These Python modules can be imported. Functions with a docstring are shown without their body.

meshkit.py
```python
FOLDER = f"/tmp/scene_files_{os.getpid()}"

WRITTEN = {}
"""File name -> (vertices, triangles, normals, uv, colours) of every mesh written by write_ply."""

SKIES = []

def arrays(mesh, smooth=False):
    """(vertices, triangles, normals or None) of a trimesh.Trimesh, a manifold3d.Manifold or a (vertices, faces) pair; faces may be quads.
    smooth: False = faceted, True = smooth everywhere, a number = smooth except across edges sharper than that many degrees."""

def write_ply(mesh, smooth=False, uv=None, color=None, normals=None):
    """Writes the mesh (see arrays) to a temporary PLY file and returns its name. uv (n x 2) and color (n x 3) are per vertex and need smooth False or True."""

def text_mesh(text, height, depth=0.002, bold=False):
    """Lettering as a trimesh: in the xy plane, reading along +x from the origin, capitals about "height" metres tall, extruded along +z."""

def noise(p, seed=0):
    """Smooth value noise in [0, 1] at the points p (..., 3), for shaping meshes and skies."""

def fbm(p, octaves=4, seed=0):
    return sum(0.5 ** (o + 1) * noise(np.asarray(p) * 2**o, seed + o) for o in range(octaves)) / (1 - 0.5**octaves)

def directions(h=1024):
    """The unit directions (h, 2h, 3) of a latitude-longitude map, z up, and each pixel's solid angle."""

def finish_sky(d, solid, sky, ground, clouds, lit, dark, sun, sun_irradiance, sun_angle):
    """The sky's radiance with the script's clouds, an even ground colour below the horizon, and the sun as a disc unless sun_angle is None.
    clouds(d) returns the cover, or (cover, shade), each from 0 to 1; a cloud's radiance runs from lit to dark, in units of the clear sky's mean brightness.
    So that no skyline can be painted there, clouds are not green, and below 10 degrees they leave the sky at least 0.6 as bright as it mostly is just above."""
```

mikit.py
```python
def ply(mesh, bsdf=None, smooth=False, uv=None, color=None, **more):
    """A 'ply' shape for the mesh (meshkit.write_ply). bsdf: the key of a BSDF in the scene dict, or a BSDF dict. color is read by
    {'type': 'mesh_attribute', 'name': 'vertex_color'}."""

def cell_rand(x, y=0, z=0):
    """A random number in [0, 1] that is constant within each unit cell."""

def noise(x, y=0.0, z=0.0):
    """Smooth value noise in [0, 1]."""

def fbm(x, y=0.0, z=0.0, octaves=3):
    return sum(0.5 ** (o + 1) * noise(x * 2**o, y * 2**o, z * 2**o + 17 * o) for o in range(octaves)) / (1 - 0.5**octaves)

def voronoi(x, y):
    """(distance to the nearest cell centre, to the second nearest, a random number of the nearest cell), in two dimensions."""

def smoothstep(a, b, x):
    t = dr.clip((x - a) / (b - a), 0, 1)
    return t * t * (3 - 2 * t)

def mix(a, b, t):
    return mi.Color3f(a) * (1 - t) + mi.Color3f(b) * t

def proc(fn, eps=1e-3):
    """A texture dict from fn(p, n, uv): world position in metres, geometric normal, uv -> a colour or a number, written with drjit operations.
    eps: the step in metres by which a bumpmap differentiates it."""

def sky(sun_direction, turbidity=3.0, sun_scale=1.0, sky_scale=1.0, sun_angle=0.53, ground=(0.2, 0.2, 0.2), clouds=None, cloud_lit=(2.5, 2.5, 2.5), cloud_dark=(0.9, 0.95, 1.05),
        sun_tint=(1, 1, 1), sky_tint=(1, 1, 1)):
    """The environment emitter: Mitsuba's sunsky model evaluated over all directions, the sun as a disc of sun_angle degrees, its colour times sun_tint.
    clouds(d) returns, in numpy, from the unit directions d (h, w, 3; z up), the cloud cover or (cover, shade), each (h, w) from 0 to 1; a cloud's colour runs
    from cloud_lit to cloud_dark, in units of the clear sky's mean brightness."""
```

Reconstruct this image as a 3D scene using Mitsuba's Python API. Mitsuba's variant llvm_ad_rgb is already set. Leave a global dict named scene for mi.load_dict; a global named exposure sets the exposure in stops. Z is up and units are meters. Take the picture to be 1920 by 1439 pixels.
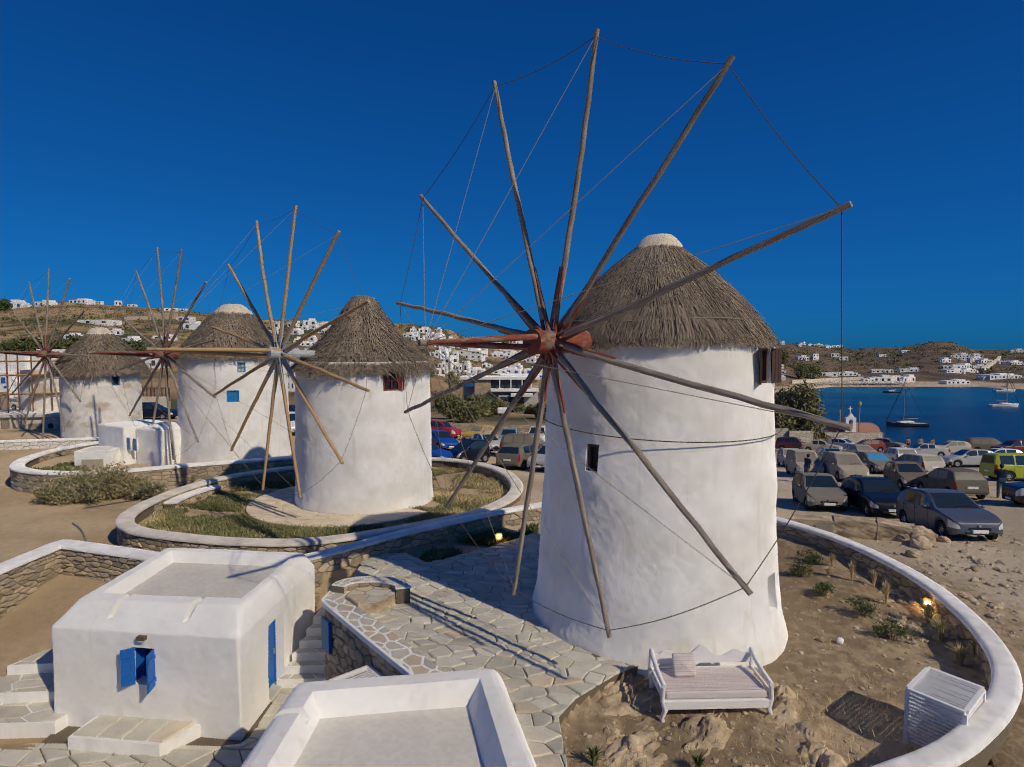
import math, random, numpy as np, trimesh, mitsuba as mi, mikit, meshkit
import drjit as dr, shapely
from shapely.geometry import Polygon, MultiPoint, LineString
from scipy.interpolate import PchipInterpolator, CubicSpline
from manifold3d import Manifold
scene, labels = {}, {}
T4 = mi.ScalarTransform4f

# ---------------------------------------------------------------- camera, sky, exposure
FPX, PITCH, CAMZ = 1140.0, math.atan(62.5 / 1140.0), 6.2          # focal length in pixels of a 1920 wide picture
CP, SP = math.cos(PITCH), math.sin(PITCH)
scene['camera'] = {'type': 'perspective', 'fov': math.degrees(2 * math.atan(960 / FPX)), 'fov_axis': 'x', 'near_clip': 0.1, 'far_clip': 20000.0,
                   'to_world': T4().look_at(origin=[0, 0, CAMZ], target=[0, CP, CAMZ - SP], up=[0, 0, 1])}
SUN = np.array([0.735 * math.cos(math.radians(37)), -0.678 * math.cos(math.radians(37)), math.sin(math.radians(37))])
scene['sky'] = mikit.sky(SUN.tolist(), turbidity=2.5, sun_scale=0.86, sky_scale=1.25, sky_tint=(0.022, 0.262, 0.64), sun_tint=(0.96, 1.04, 1.13), ground=(0.32, 0.27, 0.21))
exposure = 1.2

def ray(px, py):
    a, b = (px - 960) / FPX, (py - 719.5) / FPX
    return np.array([a, CP - SP * b, -SP - CP * b])
def G(px, py, z):                                                   # point at height z seen at this place of the photograph
    r = ray(px, py); return r * ((z - CAMZ) / r[2]) + np.array([0, 0, CAMZ])
def at(px, py, Y):
    r = ray(px, py); return r * (Y / r[1]) + np.array([0, 0, CAMZ])

# ---------------------------------------------------------------- naming and tagging
def numbered(base):
    used = lambda k: k in scene or k in labels or k in TAKEN
    if not used(base): TAKEN.add(base); return base
    n = COUNT.get(base, 0)
    while True:
        n += 1; k = f'{base}_{n:03d}'
        if not used(k): COUNT[base] = n; TAKEN.add(k); return k
TAKEN, COUNT = set(), {}
def put(key, mesh, bsdf, smooth=False, uv=None, tw=None, **more):
    if isinstance(mesh, MB): mesh, uv = mesh.mesh(), (mesh.uvs() if uv is None else uv)
    key = numbered(key)
    d = mikit.ply(mesh, bsdf, smooth=(smooth if uv is None else bool(smooth)), uv=uv, **more)
    if tw is not None: d['to_world'] = tw
    scene[key] = d
    return key
def thing(name, label, cat, group=None, kind=None):
    key = numbered(name); tag(key, label, cat, group, kind); return key
def tag(key, label=None, cat=None, group=None, kind=None):
    d = labels.setdefault(key, {})
    for k, v in (('label', label), ('category', cat), ('group', group), ('kind', kind)):
        if v: d[k] = v
def struct(name, mesh, bsdf, **k):
    key = put(name, mesh, bsdf, **k); tag(key, kind='structure'); return key

ORD = ['first', 'second', 'third', 'fourth', 'fifth', 'sixth', 'seventh', 'eighth', 'ninth', 'tenth', 'eleventh', 'twelfth', 'thirteenth', 'fourteenth', 'fifteenth', 'sixteenth', 'seventeenth', 'eighteenth']
# ---------------------------------------------------------------- mesh helpers
class MB:
    def __init__(s): s.v, s.f, s.u, s.n = [], [], [], 0
    def add(s, v, f, uv=(0.5, 0.5)):
        v = np.asarray(v, float); f = np.asarray(f, int)
        if f.shape[1] == 4: f = np.vstack([f[:, [0, 1, 2]], f[:, [0, 2, 3]]])
        s.v.append(v); s.f.append(f + s.n); s.n += len(v)
        uv = np.asarray(uv, float); s.u.append(np.tile(uv, (len(v), 1)) if uv.ndim == 1 else uv)
        return s
    def box(s, c, size, rz=0.0, uv=(0.5, 0.5)):
        v = np.array([[x, y, z] for x in (-.5, .5) for y in (-.5, .5) for z in (-.5, .5)]) * np.asarray(size, float)
        ca, sa = math.cos(rz), math.sin(rz)
        v = np.stack([v[:, 0] * ca - v[:, 1] * sa, v[:, 0] * sa + v[:, 1] * ca, v[:, 2]], 1) + np.asarray(c, float)
        return s.add(v, [[0, 1, 3, 2], [4, 6, 7, 5], [0, 4, 5, 1], [2, 3, 7, 6], [0, 2, 6, 4], [1, 5, 7, 3]], uv)
    def beam(s, a, b, w, h, up=(0, 0, 1), uv=(0.5, 0.5)):
        a, b = np.asarray(a, float), np.asarray(b, float); d = (b - a) / np.linalg.norm(b - a)
        x = np.cross(d, up); x = x / (np.linalg.norm(x) + 1e-9); y = np.cross(x, d)
        v = [p + x * sx * w / 2 + y * sy * h / 2 for p in (a, b) for sx in (-1, 1) for sy in (-1, 1)]
        return s.add(v, [[0, 1, 3, 2], [4, 6, 7, 5], [0, 4, 5, 1], [2, 3, 7, 6], [0, 2, 6, 4], [1, 5, 7, 3]], uv)
    def tube(s, pts, r, n=8, u0=0.0):
        p = np.asarray(pts, float); r = np.broadcast_to(r, (len(p),)).astype(float)
        t = np.gradient(p, axis=0); t /= np.linalg.norm(t, axis=1, keepdims=True) + 1e-12
        ref = np.array([0, 0, 1.0]) if abs(t[len(t) // 2][2]) < .9 else np.array([1.0, 0, 0])
        a = np.cross(t, ref); a /= np.linalg.norm(a, axis=1, keepdims=True) + 1e-12; b = np.cross(t, a)
        an = np.arange(n + 1) * 2 * math.pi / n; L = np.r_[0, np.cumsum(np.linalg.norm(np.diff(p, axis=0), axis=1))]
        v = p[:, None] + r[:, None, None] * (np.cos(an)[None, :, None] * a[:, None] + np.sin(an)[None, :, None] * b[:, None])
        m = n + 1; i, j = np.meshgrid(np.arange(len(p) - 1), np.arange(n), indexing='ij')
        q = np.stack([i * m + j, (i + 1) * m + j, (i + 1) * m + j + 1, i * m + j + 1], -1).reshape(-1, 4)
        uv = np.stack([np.tile(np.arange(m) / n + u0, len(p)), np.repeat(L, m)], 1)
        s.add(v.reshape(-1, 3), q, uv)
        for k, e in ((0, 0), (len(p) - 1, 1)):
            ring = np.vstack([v[k], p[k][None]]); f = [[m, x + 1, x] if e else [m, x, x + 1] for x in range(n)]
            s.add(ring, f, np.tile([u0, L[k]], (len(ring), 1)))
        return s
    def mesh(s): return trimesh.Trimesh(np.vstack(s.v), np.vstack(s.f), process=False)
    def uvs(s): return np.vstack(s.u)
def lathe(prof, n=64, c=(0, 0, 0), close=True, disp=None):
    prof = np.asarray(prof, float); a = np.arange(n) * 2 * math.pi / n
    v = np.stack([np.outer(prof[:, 0], np.cos(a)), np.outer(prof[:, 0], np.sin(a)), np.repeat(prof[:, 1:2], n, 1)], -1)
    if disp is not None: v = disp(v)
    m = len(prof); i, j = np.meshgrid(np.arange(m - 1), np.arange(n), indexing='ij'); k = (j + 1) % n
    f = np.stack([i * n + j, i * n + k, (i + 1) * n + k, (i + 1) * n + j], -1).reshape(-1, 4)
    f = np.vstack([f[:, [0, 1, 2]], f[:, [0, 2, 3]]]); v = v.reshape(-1, 3)
    if close:
        v = np.vstack([v, [[0, 0, prof[0, 1]], [0, 0, prof[-1, 1]]]]); b = m * n; jj = np.arange(n); kk = (jj + 1) % n
        f = np.vstack([f, np.stack([np.full(n, b), kk, jj], 1), np.stack([np.full(n, b + 1), (m - 1) * n + jj, (m - 1) * n + kk], 1)])
    return v + np.asarray(c, float), f
def tm(vf): return trimesh.Trimesh(vf[0], vf[1], process=False)
def mani(vf):
    from manifold3d import Mesh
    m = Manifold(Mesh(np.asarray(vf[0], np.float32), np.asarray(vf[1], np.uint32)))
    return m
def back(m):
    q = m.to_mesh(); return trimesh.Trimesh(np.array(q.vert_properties[:, :3], float), np.array(q.tri_verts), process=False)
def hull_box(pts, r, seg=16): return Manifold.batch_hull([Manifold.sphere(r, seg).translate([float(a) for a in p]) for p in pts])
def sst(a, b, x): t = np.clip((np.asarray(x, float) - a) / (b - a), 0, 1); return t * t * (3 - 2 * t)
def frame(n):                                                       # right and up of an upright face whose normal is n
    n = np.asarray(n, float); n = n / np.linalg.norm(n); r = np.cross([0, 0, 1], n); r /= np.linalg.norm(r); return n, r, np.cross(n, r)

# ---------------------------------------------------------------- materials
def mat(name, rgb, rough=0.7, two=False, **k):
    col = rgb if isinstance(rgb, dict) else {'type': 'rgb', 'value': list(rgb)}
    b = {'type': 'principled', 'base_color': col, 'roughness': rough, 'specular': 0.3, **k}
    scene[name] = {'type': 'twosided', 'bsdf': b} if two else b
F = mi.Float
def c_plaster(p, n, uv):
    a = mikit.fbm(p.x * 1.3, p.y * 1.3, p.z * 1.3); b = mikit.noise(p.x * 9, p.y * 9, p.z * 4)
    c = mikit.mix((0.755, 0.735, 0.69), (0.84, 0.83, 0.81), mikit.smoothstep(.3, .7, a))
    s = mikit.fbm(p.x * 5.5, p.y * 5.5, p.z * .45 + 3, 3); c = mikit.mix(c, (0.60, 0.565, 0.50), mikit.smoothstep(.60, .80, s) * .38)
    g = mikit.fbm(p.x * 2.3 + 9, p.y * 2.3, p.z * 2.3, 4); c = mikit.mix(c, (0.63, 0.60, 0.54), mikit.smoothstep(.64, .76, g) * .32)
    return c * (0.95 + 0.08 * b)
def c_oldwash(p, n, uv):
    a = mikit.fbm(p.x * 1.1, p.y * 1.1, p.z * 1.6, 4); b = mikit.fbm(p.x * 4, p.y * 4, p.z * 3 + 7, 3)
    c = mikit.mix((0.74, 0.71, 0.66), (0.52, 0.45, 0.37), mikit.smoothstep(.52, .74, a))
    return c * (0.82 + 0.3 * b)
def h_plaster(p, n, uv):
    return 0.6 * mikit.fbm(p.x * 2.2, p.y * 2.2, p.z * 2.2) + 0.4 * mikit.fbm(p.x * 7, p.y * 7, p.z * 6, 2)
def bumped(name, colour, hfn, scale, rough=0.85, eps=4e-3):
    scene[name] = {'type': 'bumpmap', 'arbitrary': mikit.proc(hfn, eps), 'scale': scale,
                   'bsdf': {'type': 'principled', 'base_color': mikit.proc(colour) if callable(colour) else {'type': 'rgb', 'value': list(colour)}, 'roughness': rough, 'specular': 0.25}}
bumped('m_plaster', c_plaster, h_plaster, 0.042)
bumped('m_oldwash', c_oldwash, h_plaster, 0.045)
def c_lime(p, n, uv):
    a = mikit.fbm(p.x * 1.1, p.y * 1.1, p.z * 1.1); s = mikit.fbm(p.x * 4.5, p.y * 4.5, p.z * .5 + 3, 3)
    c = mikit.mix((0.80, 0.785, 0.75), (0.85, 0.84, 0.82), mikit.smoothstep(.3, .7, a)); return mikit.mix(c, (0.66, 0.63, 0.57), mikit.smoothstep(.60, .82, s) * .35) * (0.97 + 0.05 * mikit.noise(p.x * 11, p.y * 11, p.z * 11))
bumped('m_lime', c_lime, h_plaster, 0.04)
def c_cap(p, n, uv):
    s = mikit.fbm(p.x * 3.1, p.y * 3.1, p.z * 3.1, 4); return c_lime(p, n, uv) * (0.90 + 0.14 * mikit.smoothstep(.35, .6, s))
bumped('m_white', c_cap, h_plaster, 0.05)
def c_roof(p, n, uv):
    a = mikit.fbm(p.x * 1.6, p.y * 1.6, 0, 4); b = mikit.noise(p.x * 14, p.y * 14, 0)
    return mikit.mix((0.54, 0.51, 0.455), (0.62, 0.595, 0.545), a) * (0.94 + 0.1 * b)
mat('m_oldcap', mikit.proc(lambda p, n, uv: c_cap(p, n, uv) * mi.Color3f(0.80, 0.745, 0.68)), 0.9)
mat('m_roof', mikit.proc(c_roof), 0.9)
def c_roof2(p, n, uv): return c_roof(p, n, uv) * 1.2
mat('m_roof2', mikit.proc(c_roof2), 0.9)
def c_stone(p, n, uv):
    a = mikit.noise(p.x * 17, p.y * 17, p.z * 17); b = mikit.fbm(p.x * 50, p.y * 50, p.z * 50, 2)
    c = mikit.mix((0.285, 0.25, 0.20), (0.45, 0.355, 0.235), uv.x)
    return c * (0.62 + 0.65 * uv.y) * (0.80 + 0.25 * a + 0.2 * b)
mat('m_stone', mikit.proc(c_stone), 0.92)
def c_flag(p, n, uv):
    a = mikit.fbm(p.x * 3, p.y * 3, 0, 3); b = mikit.noise(p.x * 40, p.y * 40, p.z * 9)
    c = mikit.mix((0.545, 0.515, 0.43), (0.63, 0.51, 0.36), mikit.smoothstep(.60, 1.0, uv.x))
    return c * (0.74 + 0.35 * uv.y) * (0.82 + 0.28 * a + 0.12 * b)
mat('m_flag', mikit.proc(c_flag), 0.85)
def c_mortar(p, n, uv):
    return mikit.mix((0.115, 0.092, 0.066), (0.18, 0.145, 0.10), mikit.fbm(p.x * 8, p.y * 8, p.z * 8))
mat('m_mortar', mikit.proc(c_mortar), 0.95)
def c_ground(p, n, uv):
    f1 = mikit.fbm(p.x * .35, p.y * .35, 0, 4); f2 = mikit.fbm(p.x * 6, p.y * 6, 0, 3); f3 = mikit.noise(p.x * 30, p.y * 30, 0)
    sand = mikit.mix((0.34, 0.25, 0.150), (0.42, 0.32, 0.205), mikit.smoothstep(.3, .7, f1))
    lot = mikit.mix((0.37, 0.30, 0.21), (0.47, 0.385, 0.28), mikit.smoothstep(.3, .7, f1))
    soil = mikit.mix((0.20, 0.142, 0.085), (0.36, 0.275, 0.175), mikit.smoothstep(.32, .62, 0.6 * f1 + 0.4 * f2))
    d1 = dr.sqrt(dr.square(p.x - 4.5) + dr.square(p.y - 14)); d2 = dr.sqrt(dr.square(p.x + 6.3) + dr.square(p.y - 25.7))
    near = mikit.mix(sand, lot, mikit.smoothstep(-5, 3, p.x))
    near = mikit.mix(near, soil, mikit.smoothstep(8.2, 7.2, dr.minimum(d1 + F(0.4) * f2, d2 + F(0.8))) * 0.85)
    g1 = mikit.fbm(p.x * .012, p.y * .012, 3, 4); g2 = mikit.fbm(p.x * .07, p.y * .045, 1, 4); g3 = mikit.noise(p.x * .4, p.y * .25, 5)
    hill = mikit.mix((0.255, 0.175, 0.10), (0.165, 0.115, 0.07), mikit.smoothstep(.35, .65, g2))
    hill = mikit.mix(hill, (0.055, 0.058, 0.03), mikit.smoothstep(.52, .66, 0.5 * g2 + 0.3 * g1 + 0.2 * g3))
    hill = hill * (0.75 + 0.5 * g3)
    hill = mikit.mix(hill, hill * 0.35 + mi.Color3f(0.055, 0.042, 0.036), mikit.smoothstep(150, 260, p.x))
    beach = mikit.smoothstep(-18.2, -19.0, p.z) * mikit.smoothstep(300, 380, p.y)
    hill = mikit.mix(hill, (0.46, 0.35, 0.24), beach)
    c = mikit.mix(near, hill, mikit.smoothstep(60, 90, p.y))
    return c * (0.84 + 0.22 * f2 + 0.12 * f3)
def h_ground(p, n, uv):
    return mikit.fbm(p.x * 5, p.y * 5, 0, 3) * 0.6 + mikit.noise(p.x * 22, p.y * 22, 0) * 0.25
bumped('m_ground', c_ground, h_ground, 0.05, 0.95, 1e-2)
def c_rock(p, n, uv):
    a = mikit.fbm(p.x * 2.5, p.y * 2.5, p.z * 5, 4); b = mikit.noise(p.x * 25, p.y * 25, p.z * 25)
    return mikit.mix((0.30, 0.225, 0.145), (0.53, 0.42, 0.285), mikit.smoothstep(.3, .7, a)) * (0.85 + 0.25 * b)
def h_rock(p, n, uv): return mikit.fbm(p.x * 4, p.y * 4, p.z * 7, 4)
bumped('m_rock', c_rock, h_rock, 0.08, 0.95, 6e-3)
def c_straw(p, n, uv):
    c = mikit.mix((0.165, 0.132, 0.10), (0.315, 0.255, 0.195), uv.x); return c * (0.55 + 0.7 * uv.y)
mat('m_straw', mikit.proc(c_straw), 0.95, two=True)
def c_leaf(p, n, uv):
    c = mikit.mix((0.06, 0.085, 0.028), (0.15, 0.145, 0.065), mikit.smoothstep(0, .6, uv.x)); c = mikit.mix(c, (0.42, 0.33, 0.19), mikit.smoothstep(.62, 1, uv.x))
    return c * (0.75 + 0.95 * uv.y)
mat('m_leaf', mikit.proc(c_leaf), 0.8, two=True)
def c_wood(p, n, uv):
    a = mikit.noise(uv.x * 16, uv.y * 1.3, 1); b = mikit.fbm(uv.x * 5, uv.y * 3.5, 4, 3)
    return mikit.mix((0.17, 0.14, 0.11), (0.37, 0.32, 0.265), 0.5 * a + 0.5 * b) * (0.75 + 0.45 * b)
mat('m_wood', mikit.proc(c_wood), 0.85)
def c_tan(p, n, uv):
    a = mikit.noise(uv.x * 14, uv.y * 1.0, 1); b = mikit.fbm(uv.x * 4, uv.y * 2.5, 4, 3)
    return mikit.mix((0.30, 0.18, 0.085), (0.56, 0.37, 0.19), 0.5 * a + 0.5 * b)
mat('m_tan', mikit.proc(c_tan), 0.8)
def c_red(p, n, uv):
    a = mikit.fbm(uv.x * 6, uv.y * 4, 2, 4); b = mikit.noise(uv.x * 30, uv.y * 12, 1)
    c = mikit.mix((0.17, 0.045, 0.032), (0.27, 0.075, 0.05), b); return mikit.mix(c, (0.22, 0.17, 0.13), mikit.smoothstep(.56, .68, a))
mat('m_red', mikit.proc(c_red), 0.75)
def c_sea(p, n, uv):
    a = mikit.fbm(p.x * .012, p.y * .03, 0, 3)
    shore = mikit.smoothstep(150, 0, dr.abs(p.y - 428 + (p.x - 230) * 0.0)) * mikit.smoothstep(330, 215, p.x)
    c = mikit.mix((0.004, 0.036, 0.095), (0.006, 0.070, 0.15), mikit.smoothstep(.3, .7, a)); return mikit.mix(c, (0.008, 0.15, 0.21), shore * (0.4 + .6 * a))
def h_sea(p, n, uv): return mikit.fbm(p.x * .5, p.y * .8, 0, 4)
scene['m_sea'] = {'type': 'bumpmap', 'arbitrary': mikit.proc(h_sea, 5e-2), 'scale': 0.35, 'bsdf': {'type': 'principled', 'base_color': mikit.proc(c_sea), 'roughness': 0.25, 'specular': 0.25}}
for nm, rgb, ro, kw in (
    ('m_purewhite', (.80, .79, .77), .8, {}), ('m_whitepaint', (.78, .77, .76), .45, {}), ('m_blue', (.010, .115, .43), .45, {}), ('m_blueboard', (.10, .22, .36), .6, {}),
    ('m_dark', (.02, .02, .022), .5, {}), ('m_black', (.012, .012, .013), .6, {}), ('m_glass', (.015, .025, .03), .04, {'specular': 1.0, 'clearcoat': 1.0, 'clearcoat_gloss': 1.0}), ('m_dustglass', (.24, .215, .17), .5, {}),
    ('m_tyre', (.02, .02, .02), .85, {}), ('m_rim', (.45, .45, .46), .35, {'metallic': .7}), ('m_lampglass', (.62, .62, .60), .12, {'specular': .6}), ('m_tail', (.33, .015, .012), .2, {}),
    ('m_metal', (.32, .33, .34), .5, {'metallic': .4}), ('m_greypaint', (.38, .41, .43), .6, {}), ('m_brown', (.075, .04, .03), .6, {}), ('m_redframe', (.20, .035, .03), .6, {}),
    ('m_rope', (.10, .085, .065), .9, {}), ('m_lightrope', (.24, .205, .16), .9, {}), ('m_skin', (.36, .20, .13), .6, {}), ('m_hair', (.03, .02, .014), .7, {}),
    ('m_navy', (.02, .03, .06), .8, {}), ('m_shirtgrey', (.10, .11, .14), .8, {}), ('m_denim', (.07, .12, .20), .8, {}), ('m_cream', (.60, .53, .42), .8, {}), ('m_tealshut', (.012, .20, .48), .5, {}),
    ('m_chapelred', (.40, .20, .155), .9, {}), ('m_trunk', (.12, .085, .055), .9, {}), ('m_farwin', (.05, .06, .075), .3, {}), ('m_fargrey', (.42, .42, .41), .8, {}),
    ('m_scaff', (.20, .10, .06), .7, {}), ('m_plank', (.42, .24, .06), .8, {}), ('m_lilac', (.55, .43, .46), .85, {}), ('m_concrete', (.40, .35, .27), .9, {}), ('m_yacht', (.015, .022, .045), .25, {}),
    ('m_awning', (.62, .60, .56), .8, {}), ('m_bin', (.25, .22, .18), .7, {}), ('m_sunshade', (.05, .28, .55), .6, {})):
    mat(nm, rgb, ro, **kw)
def c_stripe(p, n, uv):
    w = mikit.noise(uv.x * 13, 1, 0); t = uv.x * 13; k = dr.abs(t - dr.floor(t) - 0.5)
    c = mikit.mix((0.58, 0.51, 0.50), (0.68, 0.63, 0.60), w); c = mikit.mix(c, (0.40, 0.30, 0.32), mikit.smoothstep(.40, .46, k)); return mikit.mix(c, (0.50, 0.40, 0.28), mikit.smoothstep(.10, .05, k) * .7)
mat('m_stripe', mikit.proc(c_stripe), 0.9)
PAINT = {}
def paint(name, rgb, rough=.28, dust=False):
    k = 'paint_' + name; PAINT[name] = k
    mat(k, rgb, .75 if dust else rough, **({} if dust else {'clearcoat': .8, 'clearcoat_gloss': .9, 'specular': .5})); return k
for nm, rgb, du in (('black', (.006, .008, .016), 0), ('darkblue', (.075, .085, .115), 0), ('greydust', (.21, .19, .165), 1), ('beigedust', (.40, .35, .27), 1), ('brown', (.16, .14, .115), 1),
                    ('darkdust', (.12, .11, .095), 1), ('lime', (.34, .40, .02), 0), ('silver', (.42, .42, .41), 0), ('white', (.70, .70, .69), 0), ('red', (.42, .012, .02), 0), ('maroon', (.13, .022, .02), 0),
                    ('oldred', (.24, .05, .045), 1), ('blue', (.01, .06, .32), 0), ('lightblue', (.19, .30, .40), 0), ('yellow', (.52, .33, .08), 1), ('greywhite', (.48, .46, .42), 1)):
    paint(nm, rgb, dust=bool(du))

# ---------------------------------------------------------------- the lie of the land
SKY_PX = [-900, 0, 60, 130, 220, 300, 420, 500, 600, 700, 770, 830, 870, 940, 1010, 1200, 1400, 1440, 1468, 1500, 1550, 1600, 1690, 1735, 1765, 1785, 1805, 1825, 1850, 1920, 2800]
SKY_PY = [570, 578, 573, 566, 573, 578, 590, 600, 602, 607, 606, 614, 630, 637, 642, 644, 640, 642, 645, 646, 649, 654, 651, 643, 641, 643, 650, 656, 656, 656, 657]
SKY_D = [420, 420, 420, 430, 440, 440, 430, 400, 380, 380, 390, 400, 520, 650, 700, 800, 900, 900, 900, 900, 900, 900, 900, 880, 880, 880, 900, 1000, 1000, 1000, 1000]
VAL_PX = [-900, 0, 300, 560, 700, 850, 1010, 1200, 1400, 1440, 1470, 2800]
VAL_D = [95, 95, 100, 115, 150, 200, 200, 180, 130, 100, 100, 100]
VAL_Z = [-2, -2, -4, -6, -9, -11.5, -12, -12, -16, -23, -23, -23]
C2, C1, C3, C4 = np.array([-6.26, 25.7]), np.array([3.45, 14.52]), np.array([-15.9, 34.8]), np.array([-29.0, 42.9])
W_A = [(-5.85, 16.85), (-5, 17.6), (-4, 18.65), (-2, 20.45), (.5, 22.3), (3.6, 23.5), (6.9, 22.9), (9.15, 20.6), (10.0, 18.7), (10.35, 16.9), (10.35, 14.9), (9.95, 12.95), (9.35, 11.4), (8.45, 10.1), (7.4, 9.2), (6.2, 8.45), (5.0, 7.95), (3.5, 7.5), (2.0, 7.2)]
W_B = [(-9.6, 31.4), (-11.2, 30.3), (-13.2, 28.3), (-14.0, 26.1), (-14.1, 23.1), (-13.5, 20.9), (-12.4, 19.75), (-10.8, 19.1), (-9.3, 18.7), (-8.0, 18.5), (-6.6, 18.5), (-5.4, 18.9), (-4.2, 19.6), (-2.9, 20.5), (-1.5, 21.7), (-.3, 23.6), (.2, 25.8), (.0, 28.0), (-.9, 30.3), (-2.3, 31.9), (-4.2, 32.9), (-7, 32.7), (-9.6, 31.4)]
W_C = [(-24.3, 38.9), (-25.6, 37.2), (-26.1, 35.2), (-25.8, 32.6), (-25.0, 30.6), (-23.7, 29.0), (-22.1, 28.2), (-20.3, 28.0), (-18.4, 28.5), (-16.8, 29.5), (-14.6, 30.6), (-11.9, 32.1), (-8.5, 34.2)]
W_E = [(-16.2, 2.0), (-15.2, 9.0), (-13.95, 15.3), (-13.9, 18.45), (-10.9, 17.45), (-9.6, 16.95)]
LOW = Polygon([(-16.2, 2), (-15.2, 9), (-13.95, 15.3), (-13.9, 18.45), (-10.9, 17.45), (-9.6, 16.95), (-5.9, 16.85), (-4.4, 17.2), (-4.3, 15.6), (-4.3, 14.4), (-3.04, 12.95), (-1.56, 11.2), (-.3, 11.0), (.3, 8.4), (.2, 2)])
YARD = Polygon([p for p in W_A[1:]] + [(.3, 6.6), (.3, 8.4), (-.3, 11.0), (-1.56, 11.2), (-3.04, 12.95), (-4.3, 14.4), (-4.3, 15.6), (-4.4, 17.2)])
MOUND2, MOUND3 = Polygon(W_B), Polygon(W_C + [(-8, 40), (-20, 44)])
TERRACE = Polygon([(-4.32, 16.1), (-4.3, 14.4), (-3.04, 12.95), (-1.5, 11.2), (-.25, 11.05), (.35, 8.4), (.3, 6.5), (1.25, 6.5), (.85, 8.7), (.8, 10.0), (1.15, 10.55), (2.0, 11.35), (3.2, 12.2), (3.6, 14.5), (2.6, 19.6), (.7, 20.4), (-.9, 18.7), (-2.5, 17.5), (-3.2, 18.3), (-3.9, 18.3), (-4.45, 17.6)])
STEPS = Polygon([(-13.3, 12.3), (-9.7, 12.3), (-9.7, 15.7), (-11.0, 15.7), (-11.9, 14.1), (-12.5, 13.3)])
def crest(px, y):
    D = np.interp(px, SKY_PX, SKY_D); return D, CAMZ + D * np.tan(np.arctan((719.5 - np.interp(px, SKY_PX, SKY_PY)) / FPX) - PITCH) + 0.0
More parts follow.
